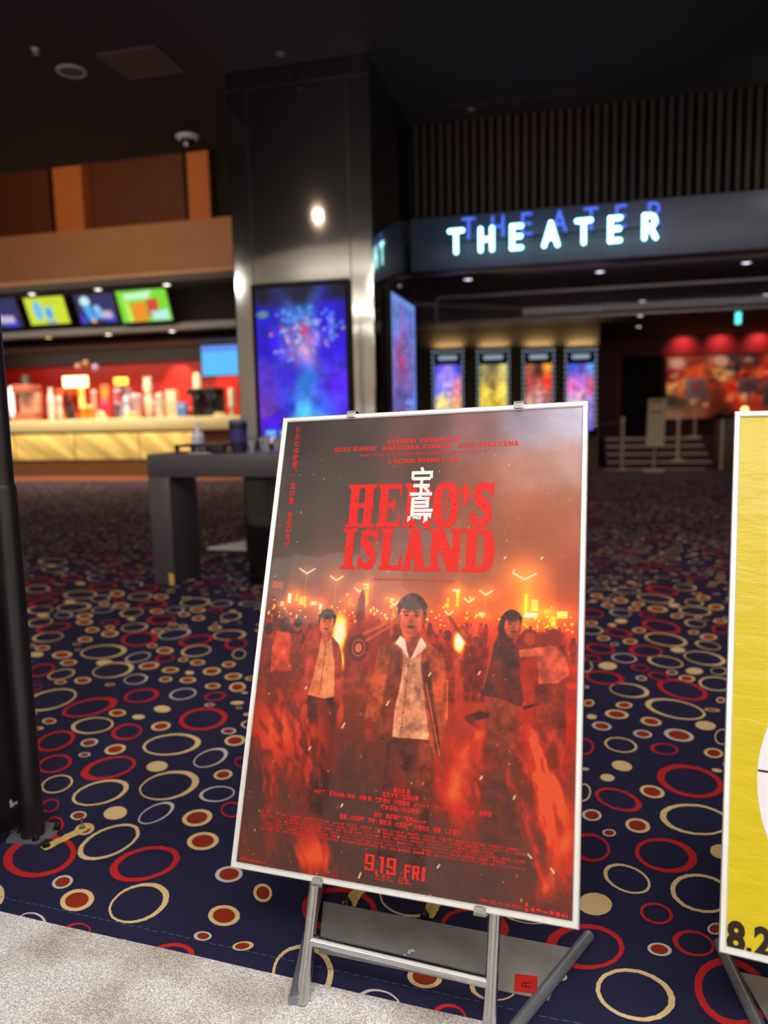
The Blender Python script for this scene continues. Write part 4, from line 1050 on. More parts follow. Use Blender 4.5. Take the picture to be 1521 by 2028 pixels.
rows = ['製作：今村英雄　佐藤良祐　門屋大輔　吉村文雄　森 正文　山田昌孝　坂本宗隆　五十嵐 淳　寺嶋博礼　中村一彦　武富和雄　野島正也　久保通孝　近藤正弘　太田和宏',
        '企画・プロデュース：五十嵐真志　エグゼクティブプロデューサー：石坂健二　飯沼雅一　プロデューサー：野村敏哉　角間隆雄　関根裕司　宣伝プロデューサー：本村崇志　森満奈緒子　ラインプロデューサー：村松大輔',
        '撮影：相馬大輔　照明：永田ひでのり　録音：佐藤秀人　音響：湯山大樹　助監督：石谷 恵　編集：早野 亮　衣裳デザイン：宮本まさ江　ヘアメイクディレクター：酒井啓介　俳優担当：平林 勉',
        'VFXスーパーバイザー：小坂一順　音楽プロデューサー：津島玄一　スーパーヴァイジングサウンドエディター：勝俣まさとし　ミュージックエディター：石井和之　スケジュール：桜井智弘　助監督：村上秀晃',
        'スクリプター：杉本友美　キャスティング：川村 恵　沖縄アドバイザー：今 科子　特機：浅川 博　スタントコーディネーター：吉田浩之　スチール：陶山 康　製作担当：大田康一　原田直樹',
        '助成：沖縄県　助成：文化庁文化芸術振興費補助金（映画創造活動支援事業）　独立行政法人日本芸術文化振興会　製作：『宝島』製作委員会　製作幹事：電通　制作プロダクション：クロスメディア　配給：東映　ソニー・ピクチャーズ']
for i, s in enumerate(rows):
    x0, x1 = [(.108, .628), (.062, .640), (.100, .575), (.074, .640), (.085, .600), (.061, .640)][i]
    put_text(cc, s, x0, x1, .1185 - i * .0066, .0049, place1, .01, 1, E_, ref='K')
put_text(cc, '©真藤順丈／講談社　©2025「宝島」製作委員会', .553, .635, .0185, .0050, place1, .01, 1, E_, ref='K')
put_text(cc, 'TAKARAJIMA-MOVIE.JP', .020, .086, .0185, .0042, place1, .01, 1.1, E_)
for x0, x1, y0, y1 in ((.642, .647, .024, .031), (.6425, .6475, .015, .021), (.663, .672, .0195, .0235), (.674, .684, .019, .021), (.688, .695, .0175, .0235), (.699, .707, .0165, .0235), (.7105, .715, .017, .022), (.717, .721, .017, .022)):
    cc.add([place1(x, y, E_) for x, y in ((x0, y0), (x1, y0), (x1, y1), (x0, y1))], [(0, 1, 2, 3)])
cc.add([place1(x, y, E_) for x, y in ((.652, .0175), (.661, .0175), (.6565, .0265))], [(0, 1, 2)])
cc.build('credit_lettering', M['ink_red'], pr)
dt = MB()
block_glyph(dt, NINE, .311, .331, .040, .071, place1, E_); block_glyph(dt, LI, .335, .339, .036, .043, place1, E_); block_glyph(dt, ONE, .342, .356, .039, .070, place1, E_); block_glyph(dt, NINE, .3585, .379, .039, .070, place1, E_)
block_glyph(dt, LF, .397, .411, .037, .063, place1, E_); block_glyph(dt, LR, .414, .429, .037, .063, place1, E_); block_glyph(dt, LI, .4345, .441, .037, .063, place1, E_)
put_text(dt, 'たぎれ、日本。', .336, .414, .0245, .0135, place1, .006, 1, E_ + .0002, ref='K')
dt.build('date_lettering', M['ink_red'], pr)
pl = stand_legs(st, place1, fx1, ((.188, 1), (.592, 1), (.212, 0), (.557, 0)))
rt = MB().box((-.0235, -.0255, .0066), (.0235, .0255, .0074))
V = np.array(rt.v); ctr = np.array([-.086, 1.489, 0]); rt.v = [tuple(ctr + np.array([v[0] * .998 - v[1] * .03, v[0] * .05 + v[1], v[2]])) for v in V]
rtag = rt.build('tape_tag', M['tape_red'], pl); rtag['label'] = 'red tape square with a black handwritten mark'
mk = MB()
for a, b in (((-.008, -.009), (.010, -.009)), ((-.008, -.009), (-.008, .001)), ((-.008, .001), (-.001, .001)), ((-.001, .001), (.0005, -.009)), ((-.0005, -.001), (.010, .005))):
    a = ctr + np.array([*a, .0079]); b = ctr + np.array([*b, .0079]); mk.tube([a, b], .0009, 6)
mk.build('handwritten_mark', M['ink_black'], pl)
sc_ = MB(); g_ = random.Random(4)
for i in range(26):
    t = g_.random(); x, y = -.367 + .028 * t + g_.uniform(-.005, .005), 1.495 + .046 * t + g_.uniform(-.004, .004); r = g_.uniform(.0015, .004)
    sc_.lathe([(r, 0), (r * .7, .0008)], (x, y, .0066), 6)
sc_.build('tape_scrap', M['scrap'], st)

# --- the yellow poster at the right edge
QT = np.array([.265, 1.376, .221]); _y2, _t2 = -.172, .376
QR = np.array([math.cos(_y2), math.sin(_y2), 0]); QU = np.array([-math.sin(_y2) * math.sin(_t2), math.cos(_y2) * math.sin(_t2), math.cos(_t2)]); QN = np.cross(QR, QU)
place2 = lambda x, y, d=0.0: QT + QR * x + QU * y + QN * d
fx2 = lambda x, y, z: np.array([QT[0] + (x - .052) * math.cos(_y2) - (y + .007) * math.sin(_y2), QT[1] + (x - .052) * math.sin(_y2) + (y + .007) * math.cos(_y2), z])
st2 = thing('poster_stand', tuple(fx2(.39, .1, 0)), 'yellow poster with white disc in silver frame at right edge', 'poster stand')
poster_frame(st2, place2)
pp = MB().add([place2(x, y, .0008) for x, y in ((.010, .010), (PW - .010, .010), (PW - .010, PH - .010), (.010, PH - .010))], [(0, 1, 2, 3)]).build('poster_print', M['ink_yellow'], st2)
dc = MB(); n = 72
dc.add([place2(.371 + .314 * math.cos(2 * PI * k / n), .312 + .30 * math.sin(2 * PI * k / n), .0013) for k in range(n)], [tuple(range(n))])
dc.build('printed_disc', M['ink_disc'], pp)['label'] = 'white disc printed on yellow'
l2 = MB(); l2.add([place2(x, y, .0016) for x, y in ((.058, .3235), (.684, .3235), (.684, .3275), (.058, .3275))], [(0, 1, 2, 3)])
put_text(l2, '8', .0125, .0435, .0085, .0500, place2, .045, 1, .0016, ref='A')
l2.add([place2(x, y, .0016) for x, y in ((.0455, .0105), (.0535, .0105), (.0535, .0185), (.0455, .0185))], [(0, 1, 2, 3)])
put_text(l2, '2', .057, .087, .0105, .0480, place2, .045, 1, .0016, ref='A')
l2.build('date_lettering', M['ink_black'], pp)
stand_legs(st2, place2, fx2, ((.188, 1), (.592, 1), (.212, 0), (.557, 0)))

# ------------------------------------------------------------------ black post, board and floor hardware at left
po = thing('barrier_post', (-1.5275, 1.784, 0), 'tall black round post bolted to the carpet at left edge', 'post')
MB().tube([(-1.5275, 1.784, .006), (-1.5275, 1.784, 1.022), (-1.5275, 1.784, 1.034)], [.0335, .0335, .0305], 28).build('sleeve', M['black_metal'], po)
MB().tube([(-1.5275, 1.784, 1.03), (-1.5275, 1.784, 2.60)], .0285, 28).build('upper_tube', M['black_metal'], po)
MB().prism([(-1.598, 1.775), (-1.575, 1.73), (-1.482, 1.742), (-1.458, 1.80), (-1.49, 1.852), (-1.58, 1.845)], .0018, .007, lambda x, y, d: (x, y, d)).build('base_flange', M['steelgrey'], po)


def bolt(mb, x, y, z, s=1.0):
    mb.lathe([(.0105 * s, 0), (.0105 * s, .003 * s)], (x, y, z), 18)
    mb.lathe([(.0078 * s, .003 * s), (.0078 * s, .010 * s), (.006 * s, .012 * s)], (x, y, z), 6)
    mb.lathe([(.0040 * s, .011 * s), (.0040 * s, .018 * s), (.003 * s, .020 * s)], (x, y, z), 12)


for x, y in ((-1.571, 1.785), (-1.497, 1.757), (-1.476, 1.822)):
    b = MB(); bolt(b, x, y, .007); b.build('bolt', M['bolt'], po)
bd = thing('partition_board', (-1.62, 1.76, 0), 'black partition board standing against the tall post at left edge', 'partition')
MB().box((-1.612, .95, .085), (-1.588, 1.868, 2.3), .004).build('panel', M['black_panel'], bd)
MB().box((-1.618, .95, .02), (-1.582, 1.868, .083), .003).build('bottom_rail', M['black_metal'], bd)
for y in (1.0, 1.60):
    MB().box((-1.64, y, .002), (-1.56, y + .04, .022), .004).build('foot', M['black_metal'], bd)
MB().add([(-1.5872, 1.772, .086), (-1.5872, 1.815, .086), (-1.5872, 1.815, .094), (-1.5872, 1.785, .095), (-1.5872, 1.778, .112), (-1.5872, 1.770, .108)], [(0, 1, 2, 3, 4, 5)]).build('peeled_edge', M['scrap'], bd)


def anchor(label, a, b, w_, ba, bb=None):
    t = thing('floor_anchor_strip', ((a[0] + b[0]) / 2, (a[1] + b[1]) / 2, .0013), label, 'floor anchor', 'worn floor anchor strips on the carpet')
    a, b = np.array(a), np.array(b); d = (b - a) / np.linalg.norm(b - a); nn = np.array([-d[1], d[0]]) * w_ / 2
    g = random.Random(int(abs(a[0]) * 999)); L, Rr = [], []
    for k in range(13):
        c = a + (b - a) * k / 12
        L.append(c + nn * g.uniform(.8, 1.1)); Rr.append(c - nn * g.uniform(.8, 1.1))
    MB().prism([tuple(q) for q in L] + [tuple(q) for q in Rr[::-1]], .0014, .0030, lambda x, y, z: (x, y, z)).build('strip', M['brass'], t)
    m = MB(); bolt(m, *ba, .003, 1.05); m.build('bolt', M['bolt'], t)
    if bb: m = MB(); bolt(m, *bb, .003, .8); m.tube([(bb[0], bb[1], .01), (bb[0], bb[1], .034)], .0035, 12); m.build('stud_bolt', M['chrome'], t)


anchor('worn yellow anchor strip with upright stud beside the tall black post', (-1.450, 1.728), (-1.392, 1.868), .030, (-1.449, 1.741), (-1.405, 1.845))
anchor('worn yellow anchor strip behind the left leg of the red poster', (-.528, 1.668), (-.508, 1.80), .034, (-.531, 1.668))
anchor('worn yellow anchor strip behind the middle of the red poster', (-.332, 1.664), (-.308, 1.80), .034, (-.336, 1.664))

# ------------------------------------------------------------------ mirror-clad column with two screens
CX0, CX1, CY0, CY1 = -2.79, -1.568, 6.12, 7.64
struct(MB().box((CX0, CY0, 0), (CX1, CY1, 4.0), .02).build('column', M['steel']))
col_o = [o for o in COL.objects if o.name == 'column'][0]
sm_ = MB()
for x in (-2.605, -1.757):
    sm_.box((x - .004, CY0 - .0015, .02), (x + .004, CY0 + .004, 3.85))
sm_.box((CX0 + .01, CY0 - .0015, 3.852), (CX1 - .01, CY0 + .004, 3.860)); sm_.box((-2.605, CY0 - .0015, 2.315), (-1.757, CY0 + .004, 2.321))
sm_.build('panel_seam', M['seam'], col_o)


def abstract(W, H, sx, sy, spots, seed, base=(20, 20, 30), n=.35, words=()):
    p = Paint(W, H, sx, sy, base)
    grad(p, spots, 3.0, .25 * sx, seed)
    p.a *= (1 + n * 2 * (fnoise(H, W, 9, 4, seed + 7) - .5))[..., None]
    return p


# front screen: invented blue and violet glow picture
def front_art():
    p = abstract(150, 240, .78, 1.27, [(.05, 1.22, (24, 22, 40)), (.4, 1.24, (30, 28, 50)), (.75, 1.22, (24, 20, 40)), (.05, 1.05, (30, 24, 180)), (.4, 1.08, (60, 130, 240)), (.7, 1.05, (36, 16, 200)),
                                       (.1, .8, (44, 20, 220)), (.4, .88, (110, 110, 230)), (.42, .80, (190, 150, 230)), (.7, .8, (50, 20, 225)), (.05, .5, (90, 50, 200)), (.25, .55, (60, 40, 220)), (.42, .55, (50, 130, 235)), (.7, .5, (80, 30, 225)),
                                       (.08, .3, (120, 60, 190)), (.25, .3, (50, 60, 235)), (.42, .3, (84, 210, 255)), (.6, .3, (60, 90, 240)), (.73, .3, (80, 40, 230)), (.1, .2, (70, 20, 220)), (.42, .2, (90, 215, 255)), (.7, .2, (60, 30, 220)), (.2, .03, (40, 30, 90)), (.6, .03, (40, 30, 90))], 3)
    g = np.random.default_rng(8)
    for k in range(70):
        x, y = .4 + g.normal() * .14, .86 + g.normal() * .08
        p.blend(p.ell(x, y, .02, .013, .6, g.random() * 3), [(230, 190, 220), (236, 70, 110), (150, 190, 250), (240, 210, 200)][k % 4], .6)
    p.blend(p.ell(.42, .93, .05, .06, .5), (226, 70, 120), .6)
    for k in range(30):
        p.blend(p.ell(.42 + g.normal() * .16, 1.03 + g.normal() * .05, .02, .016, .6), (96, 170, 250), .6)
    p.blend(p.poly([(.63, .82), (.68, .82), (.68, 1.04), (.63, 1.04)], .01), (110, 150, 250), .7); p.blend(p.ell(.06, 1.06, .05, .03, .6), (130, 190, 120), .7)
    for x, y, c in ((.09, .085, (100, 200, 255)), (.22, .085, (120, 200, 255)), (.35, .085, (110, 190, 255)), (.06, .028, (240, 110, 170)), (.13, .028, (240, 210, 250)), (.22, .028, (220, 200, 255)), (.29, .028, (110, 240, 230)), (.5, .06, (240, 150, 180)), (.62, .06, (150, 200, 255))):
        p.blend(p.poly([(x - .045, y - .024), (x + .045, y - .024), (x + .045, y + .024), (x - .045, y + .024)], .006), c, .95)
    return p.a


def screen(name, label, cat, arr, P00, ux, uz, w_, h_, depth_n, em, frame_m, group=None, bez=.028, depth=.05):
    """flat display: bezel body plus a glowing picture; P00 lower left corner of the picture, ux/uz unit axes, depth_n towards the viewer"""
    P00, ux, uz, dn = [np.array(q, float) for q in (P00, ux, uz, depth_n)]
    t = thing(name, tuple(P00 + ux * w_ / 2 - dn * depth), label, cat, group)
    fr_ = MB(); fr_.xf = lambda q: P00 + ux * q[0] + uz * q[1] + dn * q[2]
    fr_.box((-bez, -bez, -depth), (w_ + bez, h_ + bez, -.002), .006)
    for a, b in (((-bez, -bez), (w_ + bez, 0)), ((-bez, h_), (w_ + bez, h_ + bez)), ((-bez, 0), (0, h_)), ((w_, 0), (w_ + bez, h_))):
        fr_.box((*a, -.004), (*b, .006))
    fr_.build('bezel', frame_m, t)
    picture('display', arr, lambda gx, gy: P00[None] + np.outer(gx * w_, ux) + np.outer(gy * h_, uz) + dn * .0005, vcol_mat(name + '_glow', .4, em, spec=.12), t)
    return t


screen('digital_signboard', 'tall blue and violet lit screen on the front of the mirrored column', 'screen', front_art(), (-2.572, CY0 - .056, .99), (1, 0, 0), (0, 0, 1), .775, 1.275, (0, -1, 0), 1.0, M['case'], bez=.036)


def side_art():
    p = abstract(90, 160, .95, 1.5, [(.1, 1.3, (120, 150, 240)), (.8, 1.3, (110, 130, 235)), (.5, 1.0, (130, 110, 190)), (.2, .8, (150, 110, 190)), (.8, .8, (110, 120, 210)), (.4, .9, (210, 80, 150)), (.3, .5, (100, 100, 190)), (.8, .5, (90, 110, 220)), (.5, .1, (190, 60, 110))], 13)
    g = np.random.default_rng(18)
    for k in range(60):
        p.blend(p.ell(g.random() * .9, .55 + g.random() * .8, .03, .016, .6, g.random() * 3), [(40, 30, 60), (220, 90, 160), (150, 190, 250)][k % 3], .5)
    for x0, x1, y0, y1 in ((0, .95, 1.44, 1.5), (0, .05, 0, 1.5), (.90, .95, 0, 1.5)):
        p.blend(p.poly([(x0, y0), (x1, y0), (x1, y1), (x0, y1)], .02), (120, 170, 255), .9)
    p.blend(p.poly([(.05, 0), (.45, 0), (.45, .42), (.05, .42)], .02), (210, 40, 80)); p.blend(p.poly([(.12, .05), (.38, .05), (.38, .34), (.12, .34)], .02), (130, 210, 255))
    for k in range(6): p.blend(p.poly([(.5, .03 + k * .09), (.86, .03 + k * .09), (.86, .08 + k * .09), (.5, .08 + k * .09)], .01), (130, 180, 255), .8)
    return p.a


screen('digital_signboard', 'narrow looking pale violet screen on the right flank of the mirrored column', 'screen', side_art(), (CX1 + .056, 6.46, .85), (0, 1, 0), (0, 0, 1), 1.02, 1.40, (1, 0, 0), .8, M['case'])

# ------------------------------------------------------------------ theatre entrance: header, slats, sign, lobby beyond
box_struct('wall_theater', (-1.57, 7.72, 3.1), (6, 7.9, 4.0), M['dark'])
sl = MB()
for k in range(92):
    x = -1.53 + k * .081
    if x > 5.9: break
    sl.box((x, 7.665, 3.10), (x + .036, 7.72, 3.995), .006)
struct(sl.build('trim_1', M['slat']))
struct(MB().box((-1.565, 7.60, 2.60), (6, 7.9, 3.10), .004).build('trim_2', M['header']))
box_struct('ceiling_theater', (-3.1, 7.9, 2.86), (6, 20, 2.95), M['black_ceiling'])
box_struct('wall_theater_left', (-3.2, 7.7, 0), (-3.1, 15.2, 2.95), M['dark'])
box_struct('wall_theater_back', (-3.1, 15.12, 0), (.47, 15.3, 2.86), M['lobbywall'])
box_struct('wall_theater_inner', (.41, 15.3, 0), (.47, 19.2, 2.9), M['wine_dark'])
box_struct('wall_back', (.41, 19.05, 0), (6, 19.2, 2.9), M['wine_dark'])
box_struct('door_1', (1.12, 18.98, .6), (2.0, 19.05, 2.45), M['dark'])
sg_ = thing('smoke_barrier', (1.75, 11.0, 2.475), 'hanging glass smoke barrier in a pale frame below the theatre sign', 'glass barrier')
MB().box((-1.89, 10.986, 2.49), (5.4, 10.992, 2.835)).build('pane', M['smoke_glass'], sg_)
tr = MB()
P0 = [at_y(*q, 10.985) for q in ((866, 592), (866, 639))]
tr.box((-1.90, 10.975, 2.825), (5.4, 11.0, 2.8595)); tr.box((-1.90, 10.975, 2.475), (5.4, 11.0, 2.50)); tr.box((-1.915, 10.975, 2.475), (-1.885, 11.0, 2.850))
tr.build('frame', M['pale_trim'], sg_)
struct(MB().prism([(-2.35, 11.30), (-2.30, 11.24), (.42, 13.10), (.36, 13.16)], 2.80, 2.859, lambda x, y, d: (x, y, d)).build('trim_3', M['pale_trim']))
# illuminated sign
STROKES = {'T': [[(0, 1), (.72, 1)], [(.36, 1), (.36, 0)]], 'H': [[(0, 1), (0, 0)], [(.64, 1), (.64, 0)], [(0, .5), (.64, .5)]], 'E': [[(0, 1), (0, 0)], [(0, 1), (.50, 1)], [(0, .52), (.46, .52)], [(0, 0), (.50, 0)]],
           'A': [[(0, 0), (.36, 1)], [(.36, 1), (.72, 0)], [(.14, .34), (.58, .34)]],
           'R': [[(0, 0), (0, 1)], [(0, 1), (.30, 1), (.46, .94), (.53, .80), (.52, .64), (.42, .53), (.26, .49), (0, .49)], [(.28, .49), (.58, 0)]]}
sg = thing('entrance_sign', (-.2, 7.6, 2.70), 'glowing white THEATER lettering over the dark theatre entrance', 'sign')


def sign_row(part, x0, x1, z0, h, y, r, m, pitch_sc=.86):
    step = (x1 - x0 - .58 * h * pitch_sc) / 6.0
    for i, ch in enumerate('THEATER'):
        mb = MB(); w_ = {'T': .72, 'H': .64, 'E': .50, 'A': .72, 'R': .58}[ch]
        for s_ in STROKES[ch]:
            pts = [(x0 + i * step + px * h * pitch_sc, y, z0 + pz * h) for px, pz in s_]
            mb.tube(pts, r, 12, cap=False)
            for e_ in pts: mb.ball(e_, r, n=10)
        mb.build(part, m, sg)


sign_row('letter', -1.150, .700, 2.722, .195, 7.42, .022, M['neon'])
sign_row('back_letter', -1.045, .745, 2.875, .180, 7.575, .013, M['letter_blue'])  # second row of dim blue emissive letters, above and behind the first
mt = MB()
for k in range(8): mt.box((-1.15 + k * .262, 7.44, 2.815), (-1.14 + k * .262, 7.60, 2.825))
mt.box((-1.2, 7.44, 2.812), (.74, 7.45, 2.828))
mt.build('mounting_rail', M['case'], sg)


def downlight(x, y, z, label, m, r=.05, group='recessed ceiling downlights'):
    t = thing('downlight', (x, y, z), label, 'downlight', group)
    MB().lathe([(r * 1.35, 0), (r * 1.35, -.006), (r * 1.02, -.010), (r * 1.0, -.002)], (x, y, z), 20, cap=False).build('trim_ring', M['trimring'], t)
    MB().lathe([(r, -.004), (r * .5, -.012), (.001, -.014)], (x, y, z), 20).build('lens', m, t)
    return t


for x, y, lb in ((-1.197, 9.08, 'ceiling downlight below the T of the theatre sign'), (.277, 9.13, 'ceiling downlight below the gap before the R of the theatre sign'), (1.79, 9.16, 'ceiling downlight right of the theatre sign at the frame edge'),
                 (.946, 11.76, 'nearest of the three downlights in a row left of the exit sign'), (1.062, 13.54, 'middle of the three downlights in a row left of the exit sign'), (1.178, 15.0, 'farthest of the three downlights in a row left of the exit sign'),
                 (2.58, 11.79, 'ceiling downlight above the exit sign at the right edge')):
    q = at_z(*{-1.197: (927, 553), .277: (1188, 538), 1.79: (1478, 520), .946: (1272, 596), 1.062: (1268, 625), 1.178: (1265, 647), 2.58: (1518, 583)}[x], 2.855)
    downlight(q[0], q[1], 2.858, lb, M['lamp_cool'], .055)
q = at_y(1462, 630, 14.6)
ex = thing('exit_sign', (q[0], 14.6, 2.86), 'small cyan green lit exit sign hanging from the theatre lobby ceiling', 'exit sign')
MB().box((q[0] - .045, 14.57, q[2] - .10), (q[0] + .045, 14.63, q[2] + .10), .01).build('housing', M['exit'], ex)
MB().tube([(q[0], 14.6, q[2] + .12), (q[0], 14.6, 2.858)], .008, 8).build('hanger', M['case'], ex)

# four poster cases with bulb borders
def case_art(i):
    S = [[(.05, 1.0, (90, 80, 220)), (.3, 1.0, (150, 120, 230)), (.55, 1.0, (60, 70, 210)), (.3, .75, (170, 150, 240)), (.1, .7, (110, 110, 240)), (.5, .7, (230, 130, 160)), (.15, .45, (240, 220, 130)), (.5, .45, (240, 160, 110)), (.3, .25, (245, 235, 225)), (.3, .08, (80, 80, 220))],
         [(.05, 1.0, (150, 140, 90)), (.3, 1.0, (110, 100, 70)), (.55, 1.0, (210, 200, 120)), (.3, .75, (140, 110, 60)), (.1, .6, (230, 200, 70)), (.5, .6, (240, 215, 90)), (.3, .4, (220, 170, 40)), (.1, .2, (240, 220, 130)), (.5, .2, (240, 190, 60)), (.3, .1, (200, 110, 30))],
         [(.1, 1.0, (180, 90, 60)), (.3, .95, (60, 20, 20)), (.5, 1.0, (230, 150, 30)), (.2, .75, (170, 60, 60)), (.5, .78, (236, 50, 20)), (.3, .55, (200, 130, 130)), (.1, .4, (200, 150, 120)), (.5, .4, (150, 90, 90)), (.2, .2, (60, 110, 220)), (.5, .2, (70, 120, 230)), (.3, .05, (70, 100, 190))],
         [(.1, 1.0, (40, 80, 220)), (.3, 1.0, (70, 50, 170)), (.5, 1.0, (90, 150, 235)), (.1, .7, (230, 100, 190)), (.3, .75, (190, 110, 220)), (.5, .7, (220, 90, 150)), (.1, .35, (210, 210, 245)), (.3, .5, (230, 160, 180)), (.5, .4, (130, 120, 220)), (.3, .2, (235, 110, 150)), (.1, .1, (220, 220, 250)), (.5, .1, (110, 90, 210))]][i]
    p = abstract(64, 110, .6, 1.05, S, 40 + i, n=.3)
    g = np.random.default_rng(50 + i)
    for k in range(50):
        x, y = .3 + g.normal() * .13, .5 + g.normal() * .22
        c = p.a[int(np.clip(y / 1.05 * 109, 0, 109)), int(np.clip(x / .6 * 63, 0, 63))] * 255
        p.blend(p.ell(x, y, .03, .02, .6, g.random() * 3), tuple(np.clip(c * (1.5 if k % 2 else .35) + 10, 0, 255)), .6)
    p.a = np.clip(p.a, 0, 1); return p.a


lab = ['poster case with violet and white picture, leftmost of the four bulb-lit cases', 'poster case with golden yellow picture in a bulb border', 'poster case with red over blue picture in a bulb border', 'poster case with pink and blue picture, rightmost of the four bulb-lit cases']
bulb_me = None
for i, (x0, x1) in enumerate(((-2.72, -2.06), (-1.84, -1.17), (-.97, -.33), (-.18, .44))):
    yb_ = 15.0
    t = thing('poster_case', ((x0 + x1) / 2, yb_ + .1, .75), lab[i], 'poster case', 'bulb-lit poster cases on the lobby wall')
    zt = 2.46 - .024 * i
    MB().box((x0, yb_, .75), (x1, yb_ + .12, zt), .008).build('case_body', M['case'], t)
    picture('lit_poster', case_art(i), lambda gx, gy: np.array([x0 + .075, yb_ - .004, .85])[None] + np.outer(gx * (x1 - x0 - .15), (1, 0, 0)) + np.outer(gy * (zt - .30 - .85), (0, 0, 1)), vcol_mat('case_glow', .3, 1.15), t)
    MB().box((x0 + .15, yb_ - .008, zt - .205), (x1 - .15, yb_, zt - .125), .004).build('header_light', M['bulb'], t)
    pos = [(x0 + .037 + k * (x1 - x0 - .074) / 7, zt - .05) for k in range(8)] + [(x, zt - .05 - k * .10) for k in range(1, 15) for x in (x0 + .037, x1 - .037)]
    for (bx, bz) in pos:
        if bulb_me is None:
            m_ = MB().ball((0, 0, 0), .023, n=8); tmp = m_.build('bulb', M['bulb'], origin=(0, 0, 0)); bulb_me = tmp.data; bpy.data.objects.remove(tmp)
        b = bpy.data.objects.new('bulb', bulb_me); COL.objects.link(b); b.parent = t
        b.location = (bx - ORI[t.name][0], yb_ - .015 - ORI[t.name][1], bz - ORI[t.name][2])
    # warm strip on top of the case, shining up the wall
    MB().box((x0 + .06, yb_ + .02, zt), (x1 - .06, yb_ + .10, zt + .03), .004).build('top_lamp', M['trimring'], t)
    area('case_top_lamp', ((x0 + x1) / 2, yb_ + .04, zt + .04), ((x0 + x1) / 2, yb_ + .10, zt + .3), x1 - x0 - .12, .05, 2.6, (1.0, .76, .42))

# red side: mural, placards, steps, barrier posts
def mural_art():
    p = abstract(130, 70, 2.6, 1.4, [(.1, 1.3, (150, 90, 70)), (.5, 1.3, (120, 40, 20)), (1.0, 1.3, (150, 100, 80)), (1.3, 1.3, (30, 28, 40)), (1.8, 1.3, (34, 28, 40)), (2.3, 1.3, (210, 60, 30)), (.1, 1.0, (130, 20, 16)), (.5, 1.0, (190, 60, 20)), (1.0, 1.0, (220, 150, 70)), (1.5, 1.0, (170, 40, 16)), (2.2, 1.0, (220, 60, 20)),
                                     (.1, .75, (230, 150, 80)), (.4, .72, (220, 120, 50)), (.8, .7, (60, 20, 14)), (1.2, .7, (220, 50, 20)), (1.6, .7, (200, 90, 40)), (2.2, .7, (150, 30, 16)), (.2, .4, (60, 50, 40)), (.6, .4, (120, 60, 40)), (1.0, .3, (90, 26, 14)), (1.5, .4, (190, 40, 20)), (2.2, .4, (120, 40, 24)), (.2, .1, (120, 80, 60)), (1.0, .1, (60, 20, 14)), (2.2, .1, (50, 20, 14))], 77, n=.4)
    g = np.random.default_rng(78)
    for k in range(90):
        x, y = g.random() * 2.6, .3 + g.random() * 1.0
        p.blend(p.ell(x, y, .04 + .06 * g.random(), .05 + .05 * g.random(), .5, g.random() * 3), [(230, 110, 50), (150, 20, 14), (240, 190, 130), (60, 16, 12), (220, 60, 24)][k % 5], .5)
    for x, y in ((.2, 1.25), (1.05, 1.28)): p.blend(p.ell(x, y, .14, .12, .4), (214, 160, 140), .8)
    return np.clip(p.a, 0, 1)


screen('wall_mural', 'long red and orange picture wall behind the steps', 'mural', mural_art(), (2.10, 18.97, .98), (1, 0, 0), (0, 0, 1), 2.9, 1.42, (0, -1, 0), .8, M['case'], bez=.03, depth=.04)
steps_ = MB(); nos = MB()
for k in range(4):
    y = 16.5 + .3 * k
    steps_.box((.66, y, 0), (2.75 if k < 3 else 5.9, 19.0, .15 * (k + 1) - .001 * k))
    nos.box((.70, y - .012, .15 * (k + 1) - .035), (2.72 - .03 * k, y + .05, .15 * (k + 1) + .004))
nos.box((.60, 16.16, 0.0), (2.55, 16.34, .012))
so = struct(steps_.build('steps', M['step'])); nos.build('nosing', M['nosing'], so)


def barrier(px, vt, y0, zb, label):
    x = at_y(px, 880, y0)[0]; h = at_y(px, vt, y0)[2]
    t = thing('barrier_post', (x, y0, zb), label, 'post')
    MB().lathe([(.13, 0), (.13, .012), (.05, .03)], (x, y0, zb), 24).build('base', M['post'], t)
    MB().tube([(x, y0, zb + .02), (x, y0, h - .12)], .032, 16).build('tube', M['post'], t)
    MB().lathe([(.042, 0), (.042, .10), (.034, .12)], (x, y0, h - .12), 16).build('head', M['post'], t)
    return t, (x, y0, h)


t1, q1 = barrier(1232, 826, 16.05, 0, 'cream barrier post in front of the steps, left of the leaflet sign')
MB().add([(q1[0] - .03, q1[1], q1[2] - .10), (.49, q1[1] + .02, q1[2] - .11), (.49, q1[1] + .02, q1[2] - .16), (q1[0] - .03, q1[1], q1[2] - .15)], [(0, 1, 2, 3)]).build('belt', M['belt'], t1)
t2, q2 = barrier(1343, 824, 16.66, .151, 'thin grey barrier post right of the leaflet sign')
# leaflet sign
y0 = 15.75; b = at_y(1294, 931, y0)
ls = thing('leaflet_sign', (b[0], y0, 0), 'tall cream notice board with red bands on a floor base', 'notice stand')
a0, a1, c0 = at_y(1279, 884, y0 + .02), at_y(1313, 884, y0 + .02), at_y(1281, 790, y0 + .02)
MB().prism([(a0[0], a0[2]), (a1[0] + .01, a1[2]), (a1[0] + .05, c0[2]), (a0[0] + .03, c0[2])], y0, y0 + .03).build('board', M['board'], ls)
bo = MB()
for z0, z1 in ((.915, .965), (.70, .745)):
    zz = lambda f: a0[2] + (c0[2] - a0[2]) * f
    bo.box((a0[0] + .06, y0 - .004, zz(z0)), (a1[0] - .02, y0, zz(z1)))
bo.build('red_band', M['redprint'], ls)
MB().tube([(b[0], y0 + .02, .02), (b[0] + .02, y0 + .02, a0[2])], .018, 12).build('pole', M['post'], ls)
MB().lathe([(.215, 0), (.215, .02), (.08, .035)], (b[0], y0 + .02, 0), 24).build('base', M['board'], ls)


